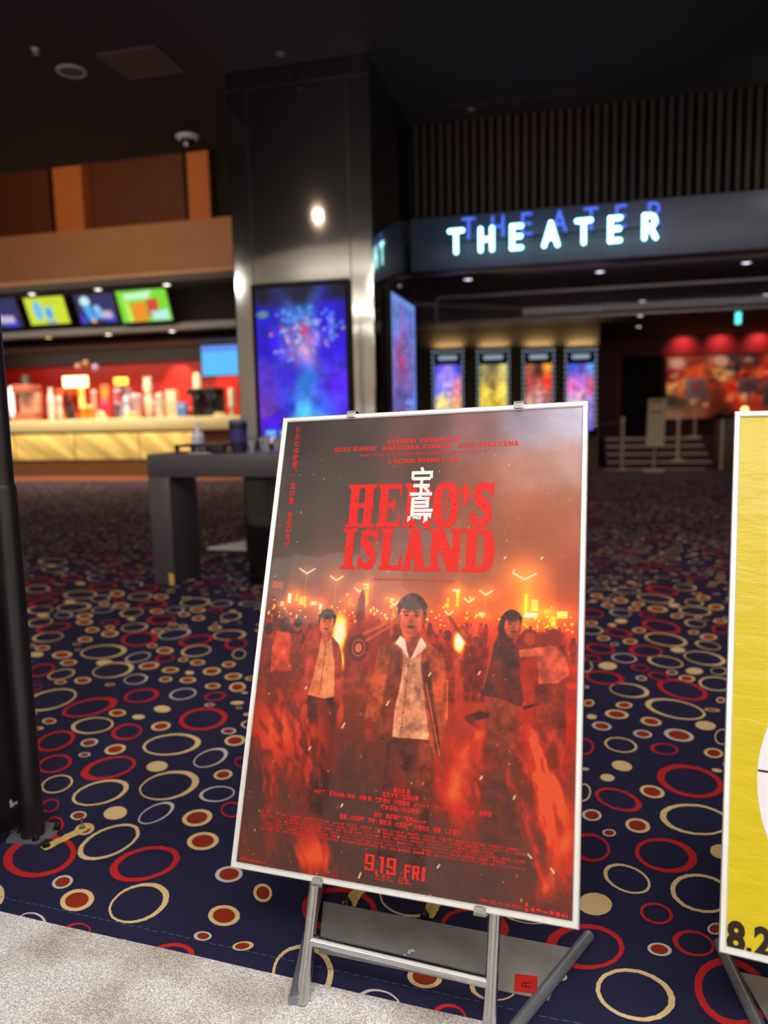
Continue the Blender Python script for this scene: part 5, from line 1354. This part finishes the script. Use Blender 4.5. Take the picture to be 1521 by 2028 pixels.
def placard(u0, u1, v0, v1, y, zb, label, name='placard_stand'):
    A, Bq = at_y(u0, v1, y), at_y(u1, v0, y); cx = (A[0] + Bq[0]) / 2
    t = thing(name, (cx, y, zb), label, 'placard')
    MB().box((A[0], y - .012, A[2]), (Bq[0], y + .012, Bq[2]), .004).build('card', M['placard'], t)
    m = MB()
    for k in range(3): m.box((A[0] + .10, y - .016, A[2] + (Bq[2] - A[2]) * (.30 + .17 * k)), (Bq[0] - .08 - .04 * (k % 2), y - .012, A[2] + (Bq[2] - A[2]) * (.40 + .17 * k)))
    m.build('red_writing', M['redprint'], t)
    MB().tube([(cx, y, zb + .01), (cx, y, A[2])], .022, 12).build('pole', M['post'], t)
    MB().lathe([(.17, 0), (.17, .015), (.04, .03)], (cx, y, zb), 20).build('base', M['post'], t)


placard(1357, 1400, 749, 789, 17.75, .597, 'pale placard with red writing on a pole in front of the picture wall')
placard(1460, 1504, 748, 779, 17.9, .597, 'white placard with red writing near the right edge by the picture wall')
placard(1509, 1540, 755, 805, 18.25, .597, 'orange-lit white panel cut by the right edge, beside the white placard')
rc = thing('reception_counter', (3.35, 15.9, 0), 'dark wooden counter behind the yellow poster', 'counter')
MB().box((2.72, 15.6, 0), (4.6, 16.25, 1.02), .01).build('body', M['woodbox'], rc)
MB().box((2.68, 15.55, 1.02), (4.6, 16.28, 1.07), .008).build('top', M['dark'], rc)
MB().box((2.72, 15.59, .02), (2.76, 15.6, 1.0)).build('corner_strip', M['post'], rc)
q = at_y(1475, 812, 15.9)
la = thing('desk_lamp', (q[0], 15.9, 1.07), 'small glowing lamp on the dark wooden counter', 'lamp')
MB().lathe([(.05, 0), (.05, .015), (.012, .025), (.012, .06)], (q[0], 15.9, 1.07), 16).build('base', M['case'], la)
MB().lathe([(.07, .05), (.06, .12), (.03, .15), (.001, .155)], (q[0], 15.9, 1.07), 16).build('shade', M['lamp_warm'], la)
q = at_y(1420, 822, 15.85)
ba = thing('stacked_leaflets', (q[0], 15.85, 1.07), 'small bluish stack of leaflets on the left end of the dark counter', 'leaflets')
MB().box((q[0] - .10, 15.78, 1.07), (q[0] + .10, 15.92, 1.12), .01).build('paper', M['tumbler'], ba)

# ------------------------------------------------------------------ concession stand on the left
YC = 15.0
box_struct('trim_4', (-15, YC - .05, 4.245), (-3.3, YC + .12, 5.30), M['tan'])
box_struct('wall_concession_upper', (-15, YC + .30, 5.2), (-3.3, YC + .45, 7.5), M['brown'])
pil = MB()
for u0, u1 in ((108, 164), (374, 416)):
    a0, a1 = at_y(u0, 400, YC)[0], at_y(u1, 400, YC)[0]
    pil.box((a0, YC, 5.30), (a1, YC + .30, 7.5))
struct(pil.build('trim_5', M['pillar']))
a0 = at_y(418, 400, YC + .2)[0]
box_struct('trim_6', (a0, YC + .18, 5.30), (-3.3, YC + .299, 7.5), M['case'])
gp = MB()
for u0, u1 in ((100, 108), (164, 174), (366, 374)):
    a0, a1 = at_y(u0, 400, YC + .28)[0], at_y(u1, 400, YC + .28)[0]
    gp.box((a0, YC + .27, 5.30), (a1, YC + .299, 7.5))
struct(gp.build('trim_7', M['case']))
box_struct('ceiling_concession', (-15, YC - .04, 4.12), (-3.3, 17.6, 4.245), M['soffit'])
box_struct('wall_concession_menu', (-15, 15.75, 3.05), (-3.3, 15.9, 4.12), M['dark'])
box_struct('trim_8', (-15, 15.35, 3.16), (-3.3, 15.76, 3.30), M['soffit'])
box_struct('ceiling_kitchen', (-15, 15.9, 2.98), (-3.3, 17.5, 3.06), M['soffit'])
box_struct('wall_concession_band', (-15, 17.30, 2.66), (-3.3, 17.48, 3.0), M['soffit'])
box_struct('wall_concession', (-15, 17.48, 0), (-3.3, 17.62, 4.2), M['wine'])
ct = thing('concession_counter', (-10.5, YC + .4, 0), 'long cream topped concession counter with glowing amber front', 'counter')
MB().box((-14.6, YC - .06, .99), (-6.55, YC + .80, 1.275), .02).build('worktop', M['cream_top'], ct)
MB().box((-14.5, YC + .04, 0.03), (-6.65, YC + .75, .985)).build('carcass', M['plinth'], ct)
MB().box((-14.5, YC + .0, 0.0), (-6.65, YC + .06, .30)).build('kick_board', M['plinth'], ct)


def amber_art(i):
    p = Paint(120, 44, 1.7, .57, (240, 190, 98))
    wv = .5 + .5 * np.sin((p.X + p.Y * 1.5 + .3 * i) * 7 + 2.0 * np.sin(p.X * 2.2 + i)); wv2 = .5 + .5 * np.sin((p.X * .7 + p.Y * 1.1) * 21 + i)
    k = np.clip(.80 + .20 * wv + .08 * wv2, 0, 1.2) * (.80 + .35 * np.clip(p.Y / .57, 0, 1))
    p.a = p.a * k[..., None]
    return np.clip(p.a, 0, 1)


xs_ = [at_y(u, 880, YC)[0] for u in (-110, -14, 28, 147, 275, 400)]
am = vcol_mat('amber_lit_panel', .3, 1.3)
for i in range(5):
    x0, x1 = xs_[i] + .012, xs_[i + 1] - .012
    pn_ = thing('light_panel', (x0, YC, .37), '', ''); del pn_['label']; del pn_['category']
    pn_.parent = ct; pn_.location = tuple(np.array((x0, YC, .37)) - np.array(ORI[ct.name])); ORI[pn_.name] = (x0, YC, .37)
    picture('lit_front', amber_art(i), lambda gx, gy: np.array([x0, YC + .012, .375])[None] + np.outer(gx * (x1 - x0), (1, 0, 0)) + np.outer(gy * .57, (0, 0, 1)), am, pn_)
    MB().box((x0 - .012, YC + .015, .35), (x1 + .012, YC + .04, .97)).build('panel_frame', M['plinth'], pn_)
for k, (u, v, m, up) in enumerate(((63, 579, 'lamp', 1), (194, 571, 'lamp', 1), (330, 563, 'lamp', 1), (95, 660, 'lamp_warm', 0), (214, 655, 'lamp', 0), (340, 648, 'lamp', 0))):
    pos_ = ('left', 'middle', 'right')[k % 3]
    z = 4.118 if up else 3.158
    q = at_z(u, v, z)
    if not up: q = np.array([at_y(u, v, 15.55)[0], 15.55, z])
    else: q = np.array([at_y(u, v, 15.35)[0], 15.35, z])
    downlight(q[0], q[1], z, f"{pos_} one of the three downlights {'above' if up else 'below'} the menu screens", M[m], .075)


def menu_art(i):
    H, W = 60, 104
    if i in (1, 3):
        p = Paint(W, H, 1.2, .7, (206, 224, 40) if i == 1 else (120, 220, 40))
    else: p = Paint(W, H, 1.2, .7, (22, 20, 96))
    if i == 1:
        p.blend(p.ell(.33, .36, .13, .26, .15), (110, 190, 236)); p.blend(p.poly([(.52, .12), (.76, .12), (.78, .45), (.52, .45)], .02), (130, 200, 230)); p.blend(p.poly([(.60, .17), (.70, .17), (.71, .38), (.60, .38)], .02), (60, 130, 220))
        p.blend(p.poly([(.5, .02), (.8, .02), (.8, .07), (.5, .07)], .01), (110, 130, 220)); p.blend(p.poly([(.55, .55), (1.0, .55), (1.0, .57), (.55, .57)], .01), (150, 170, 40))
    elif i == 3:
        p.blend(p.poly([(.15, .5), (.75, .5), (.85, .68), (.15, .62)], .03), (200, 250, 210)); p.blend(p.poly([(.28, .0), (.62, .0), (.66, .45), (.28, .42)], .02), (240, 140, 20)); p.blend(p.poly([(.66, .1), (.92, .1), (.95, .5), (.68, .48)], .02), (210, 60, 30))
        p.blend(p.poly([(.75, .02), (1.15, .02), (1.15, .25), (.72, .22)], .03), (180, 240, 230)); p.blend(p.poly([(.16, .0), (.26, .0), (.24, .45), (.14, .45)], .02), (200, 240, 100))
    else:
        p.blend(p.ell(.28, .54, .16, .13, .2), (200, 246, 240)); p.blend(p.poly([(.16, .45), (.42, .45), (.50, .05), (.28, .05)], .02), (60, 170, 240)); p.blend(p.poly([(.5, .1), (.72, .1), (.74, .36), (.5, .36)], .03), (100, 180, 250))
        p.blend(p.ell(.6, .36, .11, .08, .3), (150, 200, 250)); p.blend(p.poly([(.70, .10), (1.08, .08), (1.05, .28), (.72, .30)], .03), (200, 180, 210)); p.blend(p.poly([(.02, 0), (.22, 0), (.16, .16), (.02, .2)], .03), (40, 60, 240)); p.blend(p.poly([(.8, 0), (1.1, 0), (1.1, .1), (.8, .08)], .03), (30, 50, 230)); p.blend(p.ell(.42, .05, .08, .05, .4), (240, 180, 110))
    return np.clip(p.a, 0, 1)


lbm = ['dark blue menu screen with a drink cup cut by the left edge', 'lime yellow menu screen with blue shapes, second from the left', 'dark blue menu screen with a white topped cup, left of the green one', 'bright green menu screen with orange and red cups, rightmost']
for i, (u0, u1, v0, v1) in enumerate(((-62, 38, 597, 652), (50, 132, 590, 644), (150, 228, 585, 641), (232, 334, 577, 639))):
    A = at_y(u0 + 13, v1, 15.20); Bq = at_y(u1 + 8, v1 - 4, 15.20); w_ = Bq[0] - A[0]
    til = math.radians(22); uz = np.array([0, -math.sin(til), math.cos(til)]); dn = np.array([0, -math.cos(til), -math.sin(til)])
    z0 = A[2]
    T_ = at_y(u0, v0, 15.20 - .27)[2]
    t = screen('menu_screen', lbm[i], 'menu screen', menu_art(i), (A[0], 15.20, z0), (1, 0, 0), uz, w_, (T_ - z0) / math.cos(til), dn, 1.0, M['case'], 'menu screens above the concession counter', bez=.03, depth=.06)
    MB().box((A[0] + w_ / 2 - .04, 15.2, z0 + .25), (A[0] + w_ / 2 + .04, 15.744, z0 + .33)).build('wall_arm', M['case'], t)
q0, q1_ = at_y(401, 745, 16.6), at_y(475, 682, 16.6)
bl = Paint(40, 36, 1, 1, (84, 190, 250)); bl.blend(bl.poly([(0, .8), (1, .8), (1, 1), (0, 1)], .03), (70, 120, 240), .8)
t = screen('order_screen', 'plain cyan blue screen at the right end of the concession stand', 'screen', bl.a, (q0[0], 16.6, q0[2]), (1, 0, 0), (0, 0, 1), q1_[0] - q0[0], q1_[2] - q0[2], (0, -1, 0), 1.0, M['case'])
MB().tube([((q0[0] + q1_[0]) / 2, 16.62, q1_[2]), ((q0[0] + q1_[0]) / 2, 16.62, 2.98)], .03, 12).build('ceiling_pole', M['case'], t)

bc = thing('back_counter', (-10.5, 16.4, 0), 'back counter below the red wall behind the concession goods', 'counter')
MB().box((-14.5, 16.0, 0), (-6.6, 16.8, 1.25), .01).build('body', M['plinth'], bc); MB().box((-14.5, 15.97, 1.25), (-6.6, 16.8, 1.276), .005).build('top', M['cream_top'], bc)

# goods on the counter; every one a thing
def goods(name, label, cat, u, vt, w_px, y, col, shape, col2=None, emit=None, group='goods on the concession counter'):
    c = at_y(u, 828, y); top = at_y(u, vt, y)[2]; z0 = 1.276; h = max(top - z0, .05); r = w_px / 2 * y / FPX * .97
    t = thing(name, (c[0], y, z0), label, cat, group)
    m1 = mat(name + '_body', col, .45, emit=emit, es=1.2 if emit else 1.0, noise=.12, nscale=6)
    m2 = mat(name + '_accent', col2 or tuple(int(v * .6) for v in col), .4, noise=.12, nscale=8)
    p = (c[0], y, z0)
    if shape == 'cup':
        MB().lathe([(r * .72, 0), (r * .95, h * .86)], p, 18).build('cup', m1, t); MB().lathe([(r, h * .86), (r, h * .92), (r * .8, h)], p, 18).build('lid', m2, t)
    elif shape == 'bucket':
        MB().lathe([(r * .75, 0), (r, h * .72)], p, 18).build('bucket', m1, t)
        m = MB(); g = random.Random(int(u))
        for k in range(16): m.ball((c[0] + g.uniform(-.7, .7) * r, y + g.uniform(-.7, .7) * r, z0 + h * .72 + g.random() * h * .22), r * .28, n=8)
        k_ = m.build('popcorn', m2, t); k_['kind'] = 'stuff'
    elif shape == 'box':
        MB().box((c[0] - r, y - r * .5, z0), (c[0] + r, y + r * .5, z0 + h), .012).build('carton', m1, t); MB().box((c[0] - r * .8, y - r * .5 - .006, z0 + h * .55), (c[0] + r * .8, y - r * .5, z0 + h * .85)).build('printed_band', m2, t)
    elif shape == 'bag':
        MB().lathe([(r * .7, 0), (r, h * .2), (r * .9, h * .7), (r * .45, h * .9), (r * .6, h)], p, 18, 1, .6).build('bag', m1, t); MB().lathe([(r * .93, h * .35), (r * .93, h * .55)], p, 18, 1, .62, cap=False).build('printed_band', m2, t)
    elif shape == 'ball':
        MB().ball((c[0], y, z0 + h * .5), r, r, h * .5).build('ball', m1, t); MB().lathe([(r * .5, 0), (r * .55, h * .08)], p, 18).build('base', m2, t)
    elif shape == 'plush':
        MB().ball((c[0], y, z0 + h * .30), r * .85, r * .7, h * .30).build('body', m1, t); hd = MB().ball((c[0], y, z0 + h * .74), r * .72, r * .66, h * .24)
        hd.build('head', m1, t)
        for s in (-1, 1): MB().ball((c[0] + s * r * .5, y, z0 + h * .95), r * .22, r * .14, h * .07, n=10).build('ear', m2, t)
    elif shape == 'machine':
        MB().box((c[0] - r, y - .2, z0), (c[0] + r, y + .25, z0 + h * .22), .012).build('base', m2, t); MB().box((c[0] - r, y + .05, z0 + h * .22), (c[0] + r, y + .25, z0 + h * .86), .01).build('body', m1, t)
        MB().box((c[0] - r, y - .2, z0 + h * .78), (c[0] + r, y + .25, z0 + h), .012).build('hood', m2, t)
        for s in (-.4, .4): MB().tube([(c[0] + s * r, y - .1, z0 + h * .78), (c[0] + s * r, y - .1, z0 + h * .62)], .022, 10).build('spout', M['chrome'], t)
    elif shape == 'tray':
        MB().lathe([(r, 0), (r * 1.05, h * .3), (r * .98, h * .3), (r * .9, h * .08), (.001, h * .08)], p, 20, 1, .55).build('tray', m1, t)
        m = MB(); g = random.Random(int(u))
        for k in range(9): m.ball((c[0] + g.uniform(-.7, .7) * r, y + g.uniform(-.3, .3) * r, z0 + h * (.35 + .4 * g.random())), r * .22, r * .2, h * .25, n=8)
        k_ = m.build('snacks', m2, t); k_['kind'] = 'stuff'
    elif shape == 'dispenser':
        MB().lathe([(r * .8, 0), (r * .8, h * .12), (r * .55, h * .14), (r * .55, h * .3)], p, 16).build('foot', m2, t); MB().lathe([(r, h * .3), (r, h * .92), (r * .6, h)], p, 18).build('cylinder', m1, t)
    return t


GD = [('glow_cylinder', 'tall glowing white cylinder at the far left end of the counter', 'lamp', 12, 764, 11, 15.3, (250, 244, 226), 'dispenser', (90, 60, 50), (255, 250, 226)),
      ('glow_ball', 'small round white light right of the tall glowing cylinder', 'lamp', 26, 764, 12, 15.5, (240, 250, 240), 'ball', (120, 40, 40), (240, 255, 240)),
      ('popcorn_warmer', 'beige and pink popcorn warmer near the left end of the counter', 'popcorn warmer', 55, 762, 46, 15.45, (226, 178, 150), 'machine', (190, 110, 86), None),
      ('dark_urn', 'dark urn behind the popcorn warmer', 'urn', 57, 742, 26, 16.1, (50, 22, 18), 'dispenser', (30, 16, 14), None),
      ('paper_bag', 'pale mint paper bag right of the popcorn warmer', 'bag', 104, 768, 20, 15.4, (214, 226, 222), 'bag', (240, 200, 190), None),
      ('plush_toy', 'cream and pink plush toy beside the mint paper bag', 'plush toy', 120, 782, 18, 15.2, (240, 206, 190), 'plush', (236, 160, 150), None),
      ('popcorn_machine', 'red popcorn machine with a glowing white header', 'popcorn machine', 140, 770, 40, 15.6, (190, 50, 34), 'machine', (220, 100, 50), None),
      ('black_pouch', 'black pouch in front of the red popcorn machine', 'pouch', 141, 796, 22, 15.15, (50, 40, 44), 'bag', (90, 70, 74), None),
      ('yellow_cylinder', 'yellow lit tube right of the red popcorn machine', 'canister', 165, 760, 13, 15.5, (250, 200, 110), 'dispenser', (240, 150, 60), (250, 190, 90)),
      ('popcorn_bucket', 'orange popcorn bucket at the front of the counter', 'popcorn bucket', 179, 802, 22, 15.1, (240, 150, 30), 'bucket', (252, 226, 150), None),
      ('snack_tray', 'cream heap of snacks right of the orange bucket', 'snack tray', 202, 812, 26, 15.1, (244, 226, 160), 'tray', (252, 240, 190), None),
      ('striped_cup', 'mauve and grey drink cup behind the orange bucket', 'cup', 189, 772, 14, 15.5, (206, 160, 150), 'cup', (226, 196, 190), None),
      ('orange_box', 'orange carton behind the pink ball', 'carton', 213, 762, 20, 15.66, (226, 100, 46), 'box', (250, 170, 70), None),
      ('pink_ball', 'bright pink red patterned ball on the counter', 'ball', 211, 786, 24, 15.30, (226, 52, 90), 'ball', (250, 120, 150), None),
      ('lavender_box', 'lavender carton under the yellow header board', 'carton', 246, 768, 34, 15.5, (206, 176, 200), 'box', (190, 70, 80), None),
      ('purple_cup', 'small grey purple cup in front of the lavender carton', 'cup', 234, 796, 14, 15.15, (110, 96, 116), 'cup', (180, 170, 190), None),
      ('white_plush', 'white plush toy in front of the lavender carton', 'plush toy', 252, 782, 20, 15.2, (220, 214, 240), 'plush', (190, 150, 180), None),
      ('pastry_tray', 'pale yellow pastries on a low tray at the counter front', 'snack tray', 258, 814, 36, 15.08, (246, 236, 170), 'tray', (252, 246, 200), None),
      ('cream_plush', 'tall cream plush bear against the red wall', 'plush toy', 296, 746, 28, 15.6, (242, 222, 196), 'plush', (226, 180, 160), None),
      ('cup_stack', 'grey mauve stack of cups beside the cream plush bear', 'cups', 272, 780, 26, 15.35, (206, 160, 164), 'cup', (226, 206, 210), None),
      ('tissue_heap', 'white heap of wrapped straws on a tray beside the cream bear', 'straw tray', 318, 776, 24, 15.4, (206, 196, 180), 'bucket', (230, 222, 206), None),
      ('straw_box', 'beige carton of straws right of the white heap', 'carton', 343, 772, 26, 15.4, (222, 196, 156), 'box', (236, 226, 206), None),
      ('blue_carton', 'blue carton near the black drink machine', 'carton', 362, 797, 22, 15.2, (96, 130, 210), 'box', (150, 180, 236), None),
      ('red_cup', 'small red cup at the foot of the black drink machine', 'cup', 379, 808, 10, 15.1, (196, 46, 36), 'cup', (230, 200, 190), None),
      ('cream_dispenser', 'cream cylinder standing behind the black drink machine', 'dispenser', 394, 738, 17, 16.1, (246, 222, 190), 'dispenser', (226, 190, 160), None),
      ('drink_machine', 'black drink machine with steel spouts, left one of two', 'drink machine', 392, 770, 30, 15.5, (36, 30, 34), 'machine', (30, 26, 30), None),
      ('drink_machine', 'black and grey drink machine beside the mirrored column', 'drink machine', 424, 768, 32, 15.5, (64, 64, 72), 'machine', (36, 30, 34), None),
      ('napkin_stack', 'pale yellow stack of napkins at the right end of the counter', 'napkins', 438, 815, 34, 15.1, (240, 232, 200), 'tray', (246, 220, 150), None),
      ('paper_roll', 'cream paper roll at the right end by the mirrored column', 'paper roll', 461, 768, 14, 15.3, (222, 214, 186), 'dispenser', (190, 176, 150), None)]
for g_ in GD: goods(*g_)
hb = at_y(155, 757, 15.4)
hd = thing('lit_header_board', (hb[0], 15.30, 1.276), 'glowing white and yellow header board over the red popcorn machine', 'sign', 'goods on the concession counter')
MB().box((hb[0] - .31, 15.28, hb[2] - .12), (hb[0] + .31, 15.33, hb[2] + .13), .01).build('board', M['lamp_warm'], hd)
MB().box((hb[0] - .30, 15.295, 1.277), (hb[0] - .27, 15.32, hb[2] - .10)).build('bracket', M['case'], hd)
MB().box((hb[0] - .27, 15.268, hb[2] - .07), (hb[0] - .02, 15.28, hb[2] + .09), .004).build('white_letters', M['lamp'], hd)
hb = at_y(246, 756, 15.4)
hd = thing('yellow_header_board', (hb[0], 15.27, 1.276), 'small yellow header board over the lavender carton', 'sign', 'goods on the concession counter')
MB().box((hb[0] - .005, 15.27, 1.277), (hb[0] + .02, 15.29, hb[2])).build('bracket', M['case'], hd)
MB().box((hb[0] - .17, 15.26, hb[2] - .085), (hb[0] + .17, 15.30, hb[2] + .085), .008).build('board', mat('yellow_header', (250, 220, 90), .4, emit=(250, 210, 80), es=.8), hd)
MB().box((hb[0] - .13, 15.254, hb[2] - .02), (hb[0] + .13, 15.26, hb[2] + .02)).build('dark_stripe', M['ink_black'], hd)
for k, (u, v) in enumerate(((155, 726), (170, 720), (189, 728))):
    q = at_y(u, v, 16.4)
    t = thing('hanging_bauble', (q[0], 16.4, 2.98), ('brownish pink', 'olive', 'lavender grey')[k] + ' round ornament hanging before the red concession wall', 'ornament', 'ornaments hanging before the red wall')
    MB().ball((q[0], 16.4, q[2]), .085, n=16).build('ball', mat('bauble_skin', ((150, 90, 84), (140, 96, 60), (140, 120, 160))[k], .3, noise=.2, nscale=20), t)
    MB().tube([(q[0], 16.4, q[2] + .08), (q[0], 16.4, 2.98)], .004, 6).build('string', M['case'], t)

# ------------------------------------------------------------------ dark table with sanitizer, tray, tumbler and cups
TX0, TX1, TY0, TY1, TH = -2.985, -1.80, 4.93, 5.42, .962
tb = thing('condiment_table', ((TX0 + TX1) / 2, (TY0 + TY1) / 2, 0), 'high dark grey table with thick panel legs standing before the mirrored column', 'table')
MB().box((TX0, TY0, .795), (TX1, TY1, TH), .004).build('tabletop', M['table'], tb)
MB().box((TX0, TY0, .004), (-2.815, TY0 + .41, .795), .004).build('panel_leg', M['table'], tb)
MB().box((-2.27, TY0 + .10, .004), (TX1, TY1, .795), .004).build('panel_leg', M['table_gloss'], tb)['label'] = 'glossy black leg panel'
MB().add([(-2.86, TY0 - .0015, .006), (-2.822, TY0 - .0015, .006), (-2.822, TY0 - .0015, .085), (-2.86, TY0 - .0015, .095)], [(0, 1, 2, 3)]).build('corner_tape', M['tape_yellow'], tb)
ty = thing('raised_tray', (-2.60, 5.14, TH), 'low black tray on short legs at the left of the dark table', 'tray')
P_ = [at_z(u, v, TH + .05) for u, v in ((350, 884), (455, 884))]
MB().box((-2.80, 5.0, TH + .045), (-2.40, 5.26, TH + .064), .006).build('tray_top', M['black_metal'], ty)
for x in (-2.785, -2.66, -2.53, -2.415):
    for y in (5.015, 5.245):
        MB().tube([(x, y, TH), (x, y, TH + .047)], [.010, .018], 12).build('leg', M['black_metal'], ty)
MB().box((-2.52, 5.005, TH + .001), (-2.41, 5.02, TH + .047), .004).build('front_flap', M['black_metal'], ty)
q = at_y(392, 880, 5.34)
sb = thing('pump_bottle', (q[0], 5.345, TH), 'white hand pump bottle standing behind the black tray', 'bottle')
MB().lathe([(.044, 0), (.046, .01), (.046, .125), (.040, .145), (.018, .158), (.018, .170)], (q[0], 5.345, TH), 24).build('bottle', M['white_plastic'], sb)
MB().lathe([(.020, .170), (.020, .188), (.008, .190), (.008, .215)], (q[0], 5.345, TH), 16).build('pump', M['white_plastic'], sb)
MB().tube([(q[0] - .012, 5.345, TH + .216), (q[0] + .018, 5.345, TH + .218), (q[0] + .045, 5.345, TH + .208)], .008, 10).build('nozzle', M['white_plastic'], sb)
MB().lathe([(.0467, .03), (.0467, .105)], (q[0], 5.345, TH), 24, cap=False).build('paper_label', mat('pale_label', (206, 206, 236), .5, noise=.2, nscale=30), sb)
pp_ = thing('pale_strip', (-2.58, 4.96, TH), 'thin pale strip lying in front of the black tray', 'leaflet')
MB().box((-2.66, 4.935, TH + .0005), (-2.50, 4.99, TH + .006), .002).build('paper', M['white_plastic'], pp_)  # thin pale strip laid flat before the tray
q = at_y(473, 900, 5.02)
tu = thing('drink_tumbler', (q[0], 5.03, TH), 'tall dark navy printed tumbler on the dark table', 'tumbler')
MB().lathe([(.048, 0), (.056, .06), (.066, .205), (.066, .212)], (q[0], 5.03, TH), 28).build('cup', M['tumbler'], tu)
MB().lathe([(.069, .208), (.069, .222), (.060, .228), (.055, .234), (.001, .236)], (q[0], 5.03, TH), 28).build('lid', mat('smoke_lid', (110, 104, 136), .3, noise=.05, nscale=20), tu)
MB().lathe([(.0575, .075), (.0635, .16)], (q[0], 5.03, TH), 28, cap=False).build('printed_sleeve', mat('violet_print', (64, 50, 130), .4, noise=.5, nscale=40), tu)
cl = [(-2.205, 5.02), (-2.14, 5.07), (-2.09, 5.01), (-2.03, 5.06), (-1.97, 5.02), (-1.91, 5.07), (-2.16, 5.16), (-2.05, 5.17), (-1.95, 5.16)]
cls = ['first clear plastic cup right of the navy tumbler', 'second clear plastic cup from the navy tumbler', 'third clear plastic cup from the navy tumbler', 'clear cup in the middle of the cup group on the dark table', 'clear cup near the red poster frame', 'clear cup closest to the red poster frame', 'back row clear cup nearest the navy tumbler', 'back row clear cup, middle one', 'back row clear cup nearest the red poster']
for k, (x, y) in enumerate(cl):
    t = thing('clear_cup', (x, y, TH), cls[k], 'cup', 'clear plastic cups on the dark table')
    h = .075 + .012 * ((k * 7) % 3)
    MB().lathe([(.001, .002), (.021, .002), (.029, h), (.031, h + .001), (.031, h - .003), (.0295, h - .003), (.0215, 0), (.001, 0)], (x, y, TH), 20, cap=False).build('cup', M['clear'], t)
    MB().lathe([(.0325, h - .004), (.0325, h + .004), (.024, h + .02), (.001, h + .024)], (x, y, TH), 20, cap=False).build('dome_lid', M['clear'], t)
wb = thing('white_floor_board', (-3.0, 6.55, 0), 'flat white board lying on the carpet behind the dark table', 'board')
MB().prism([(-3.30, 6.40), (-2.80, 6.38), (-2.80, 6.9), (-3.0, 7.05)], .0, .018, lambda x, y, d: (x, y, d)).build('board', M['white_plastic'], wb)
MB().prism([(-2.98, 6.5), (-2.86, 6.5), (-2.86, 6.62), (-2.98, 6.62)], .018, .03, lambda x, y, d: (x, y, d)).build('socket', M['pale_trim'], wb)

# ------------------------------------------------------------------ ceiling fittings
sp = thing('ceiling_speaker', (-3.93, 5.73, 4.0), 'round flush speaker with pale ring in the black ceiling', 'speaker')
MB().lathe([(.118, 0), (.118, -.010), (.098, -.016), (.088, -.010)], (-3.93, 5.73, 4.0), 36, cap=False).build('ring', M['placard'], sp)
MB().lathe([(.089, -.008), (.04, -.011), (.001, -.012)], (-3.93, 5.73, 4.0), 36).build('mesh_cover', M['speaker'], sp)
sk = thing('sprinkler_head', (-3.96, 5.34, 4.0), 'tiny sprinkler head beside the round ceiling speaker', 'sprinkler')
MB().lathe([(.03, 0), (.028, -.008), (.010, -.010), (.010, -.03)], (-3.96, 5.34, 4.0), 16).build('body', M['placard'], sk)
MB().lathe([(.022, -.034), (.022, -.030)], (-3.96, 5.34, 4.0), 12).build('deflector', M['chrome'], sk)
dm = thing('dome_camera', (-3.75, 7.30, 4.0), 'white dome security camera under the black ceiling near its far edge', 'security camera')
MB().lathe([(.115, 0), (.115, -.014), (.085, -.034), (.072, -.036)], (-3.75, 7.30, 4.0), 32).build('housing', M['white_plastic'], dm)
MB().lathe([(.070, -.034), (.062, -.062), (.040, -.086), (.001, -.096)], (-3.75, 7.30, 4.0), 32).build('dome', M['glassdome'], dm)
MB().ball((-3.75, 7.30 - .03, 3.925), .026, n=12).build('lens', M['white_plastic'], dm)
ht = thing('ceiling_hatch', (-3.33, 5.76, 4.0), 'square access hatch in the black ceiling right of the speaker', 'access hatch')
MB().box((-3.56, 5.55, 3.996), (-3.09, 5.97, 4.0)).build('panel', mat('hatch_paint', (48, 42, 46), .6, noise=.1, nscale=4), ht)
m = MB()
for a, b in (((-3.575, 5.535), (-3.075, 5.55)), ((-3.575, 5.97), (-3.075, 5.985)), ((-3.575, 5.55), (-3.56, 5.97)), ((-3.09, 5.55), (-3.075, 5.97))): m.box((*a, 3.992), (*b, 4.0))
m.build('edge_trim', mat('hatch_edge', (66, 58, 62), .5, noise=.1, nscale=4), ht)
for k, (x, y, lb) in enumerate(((-2.22, 5.93, 'small dark ceiling sensor in front of the mirrored column'), (-.94, 7.45, 'small ceiling sensor in front of the slatted wall'))):
    t = thing('ceiling_sensor', (x, y, 4.0), lb, 'sensor')
    MB().lathe([(.035, 0), (.035, -.012), (.018, -.022), (.001, -.024)], (x, y, 4.0), 18).build('body', M['speaker'], t)
    MB().lathe([(.042, 0), (.042, -.004)], (x, y, 4.0), 18).build('base', M['trimring'], t)
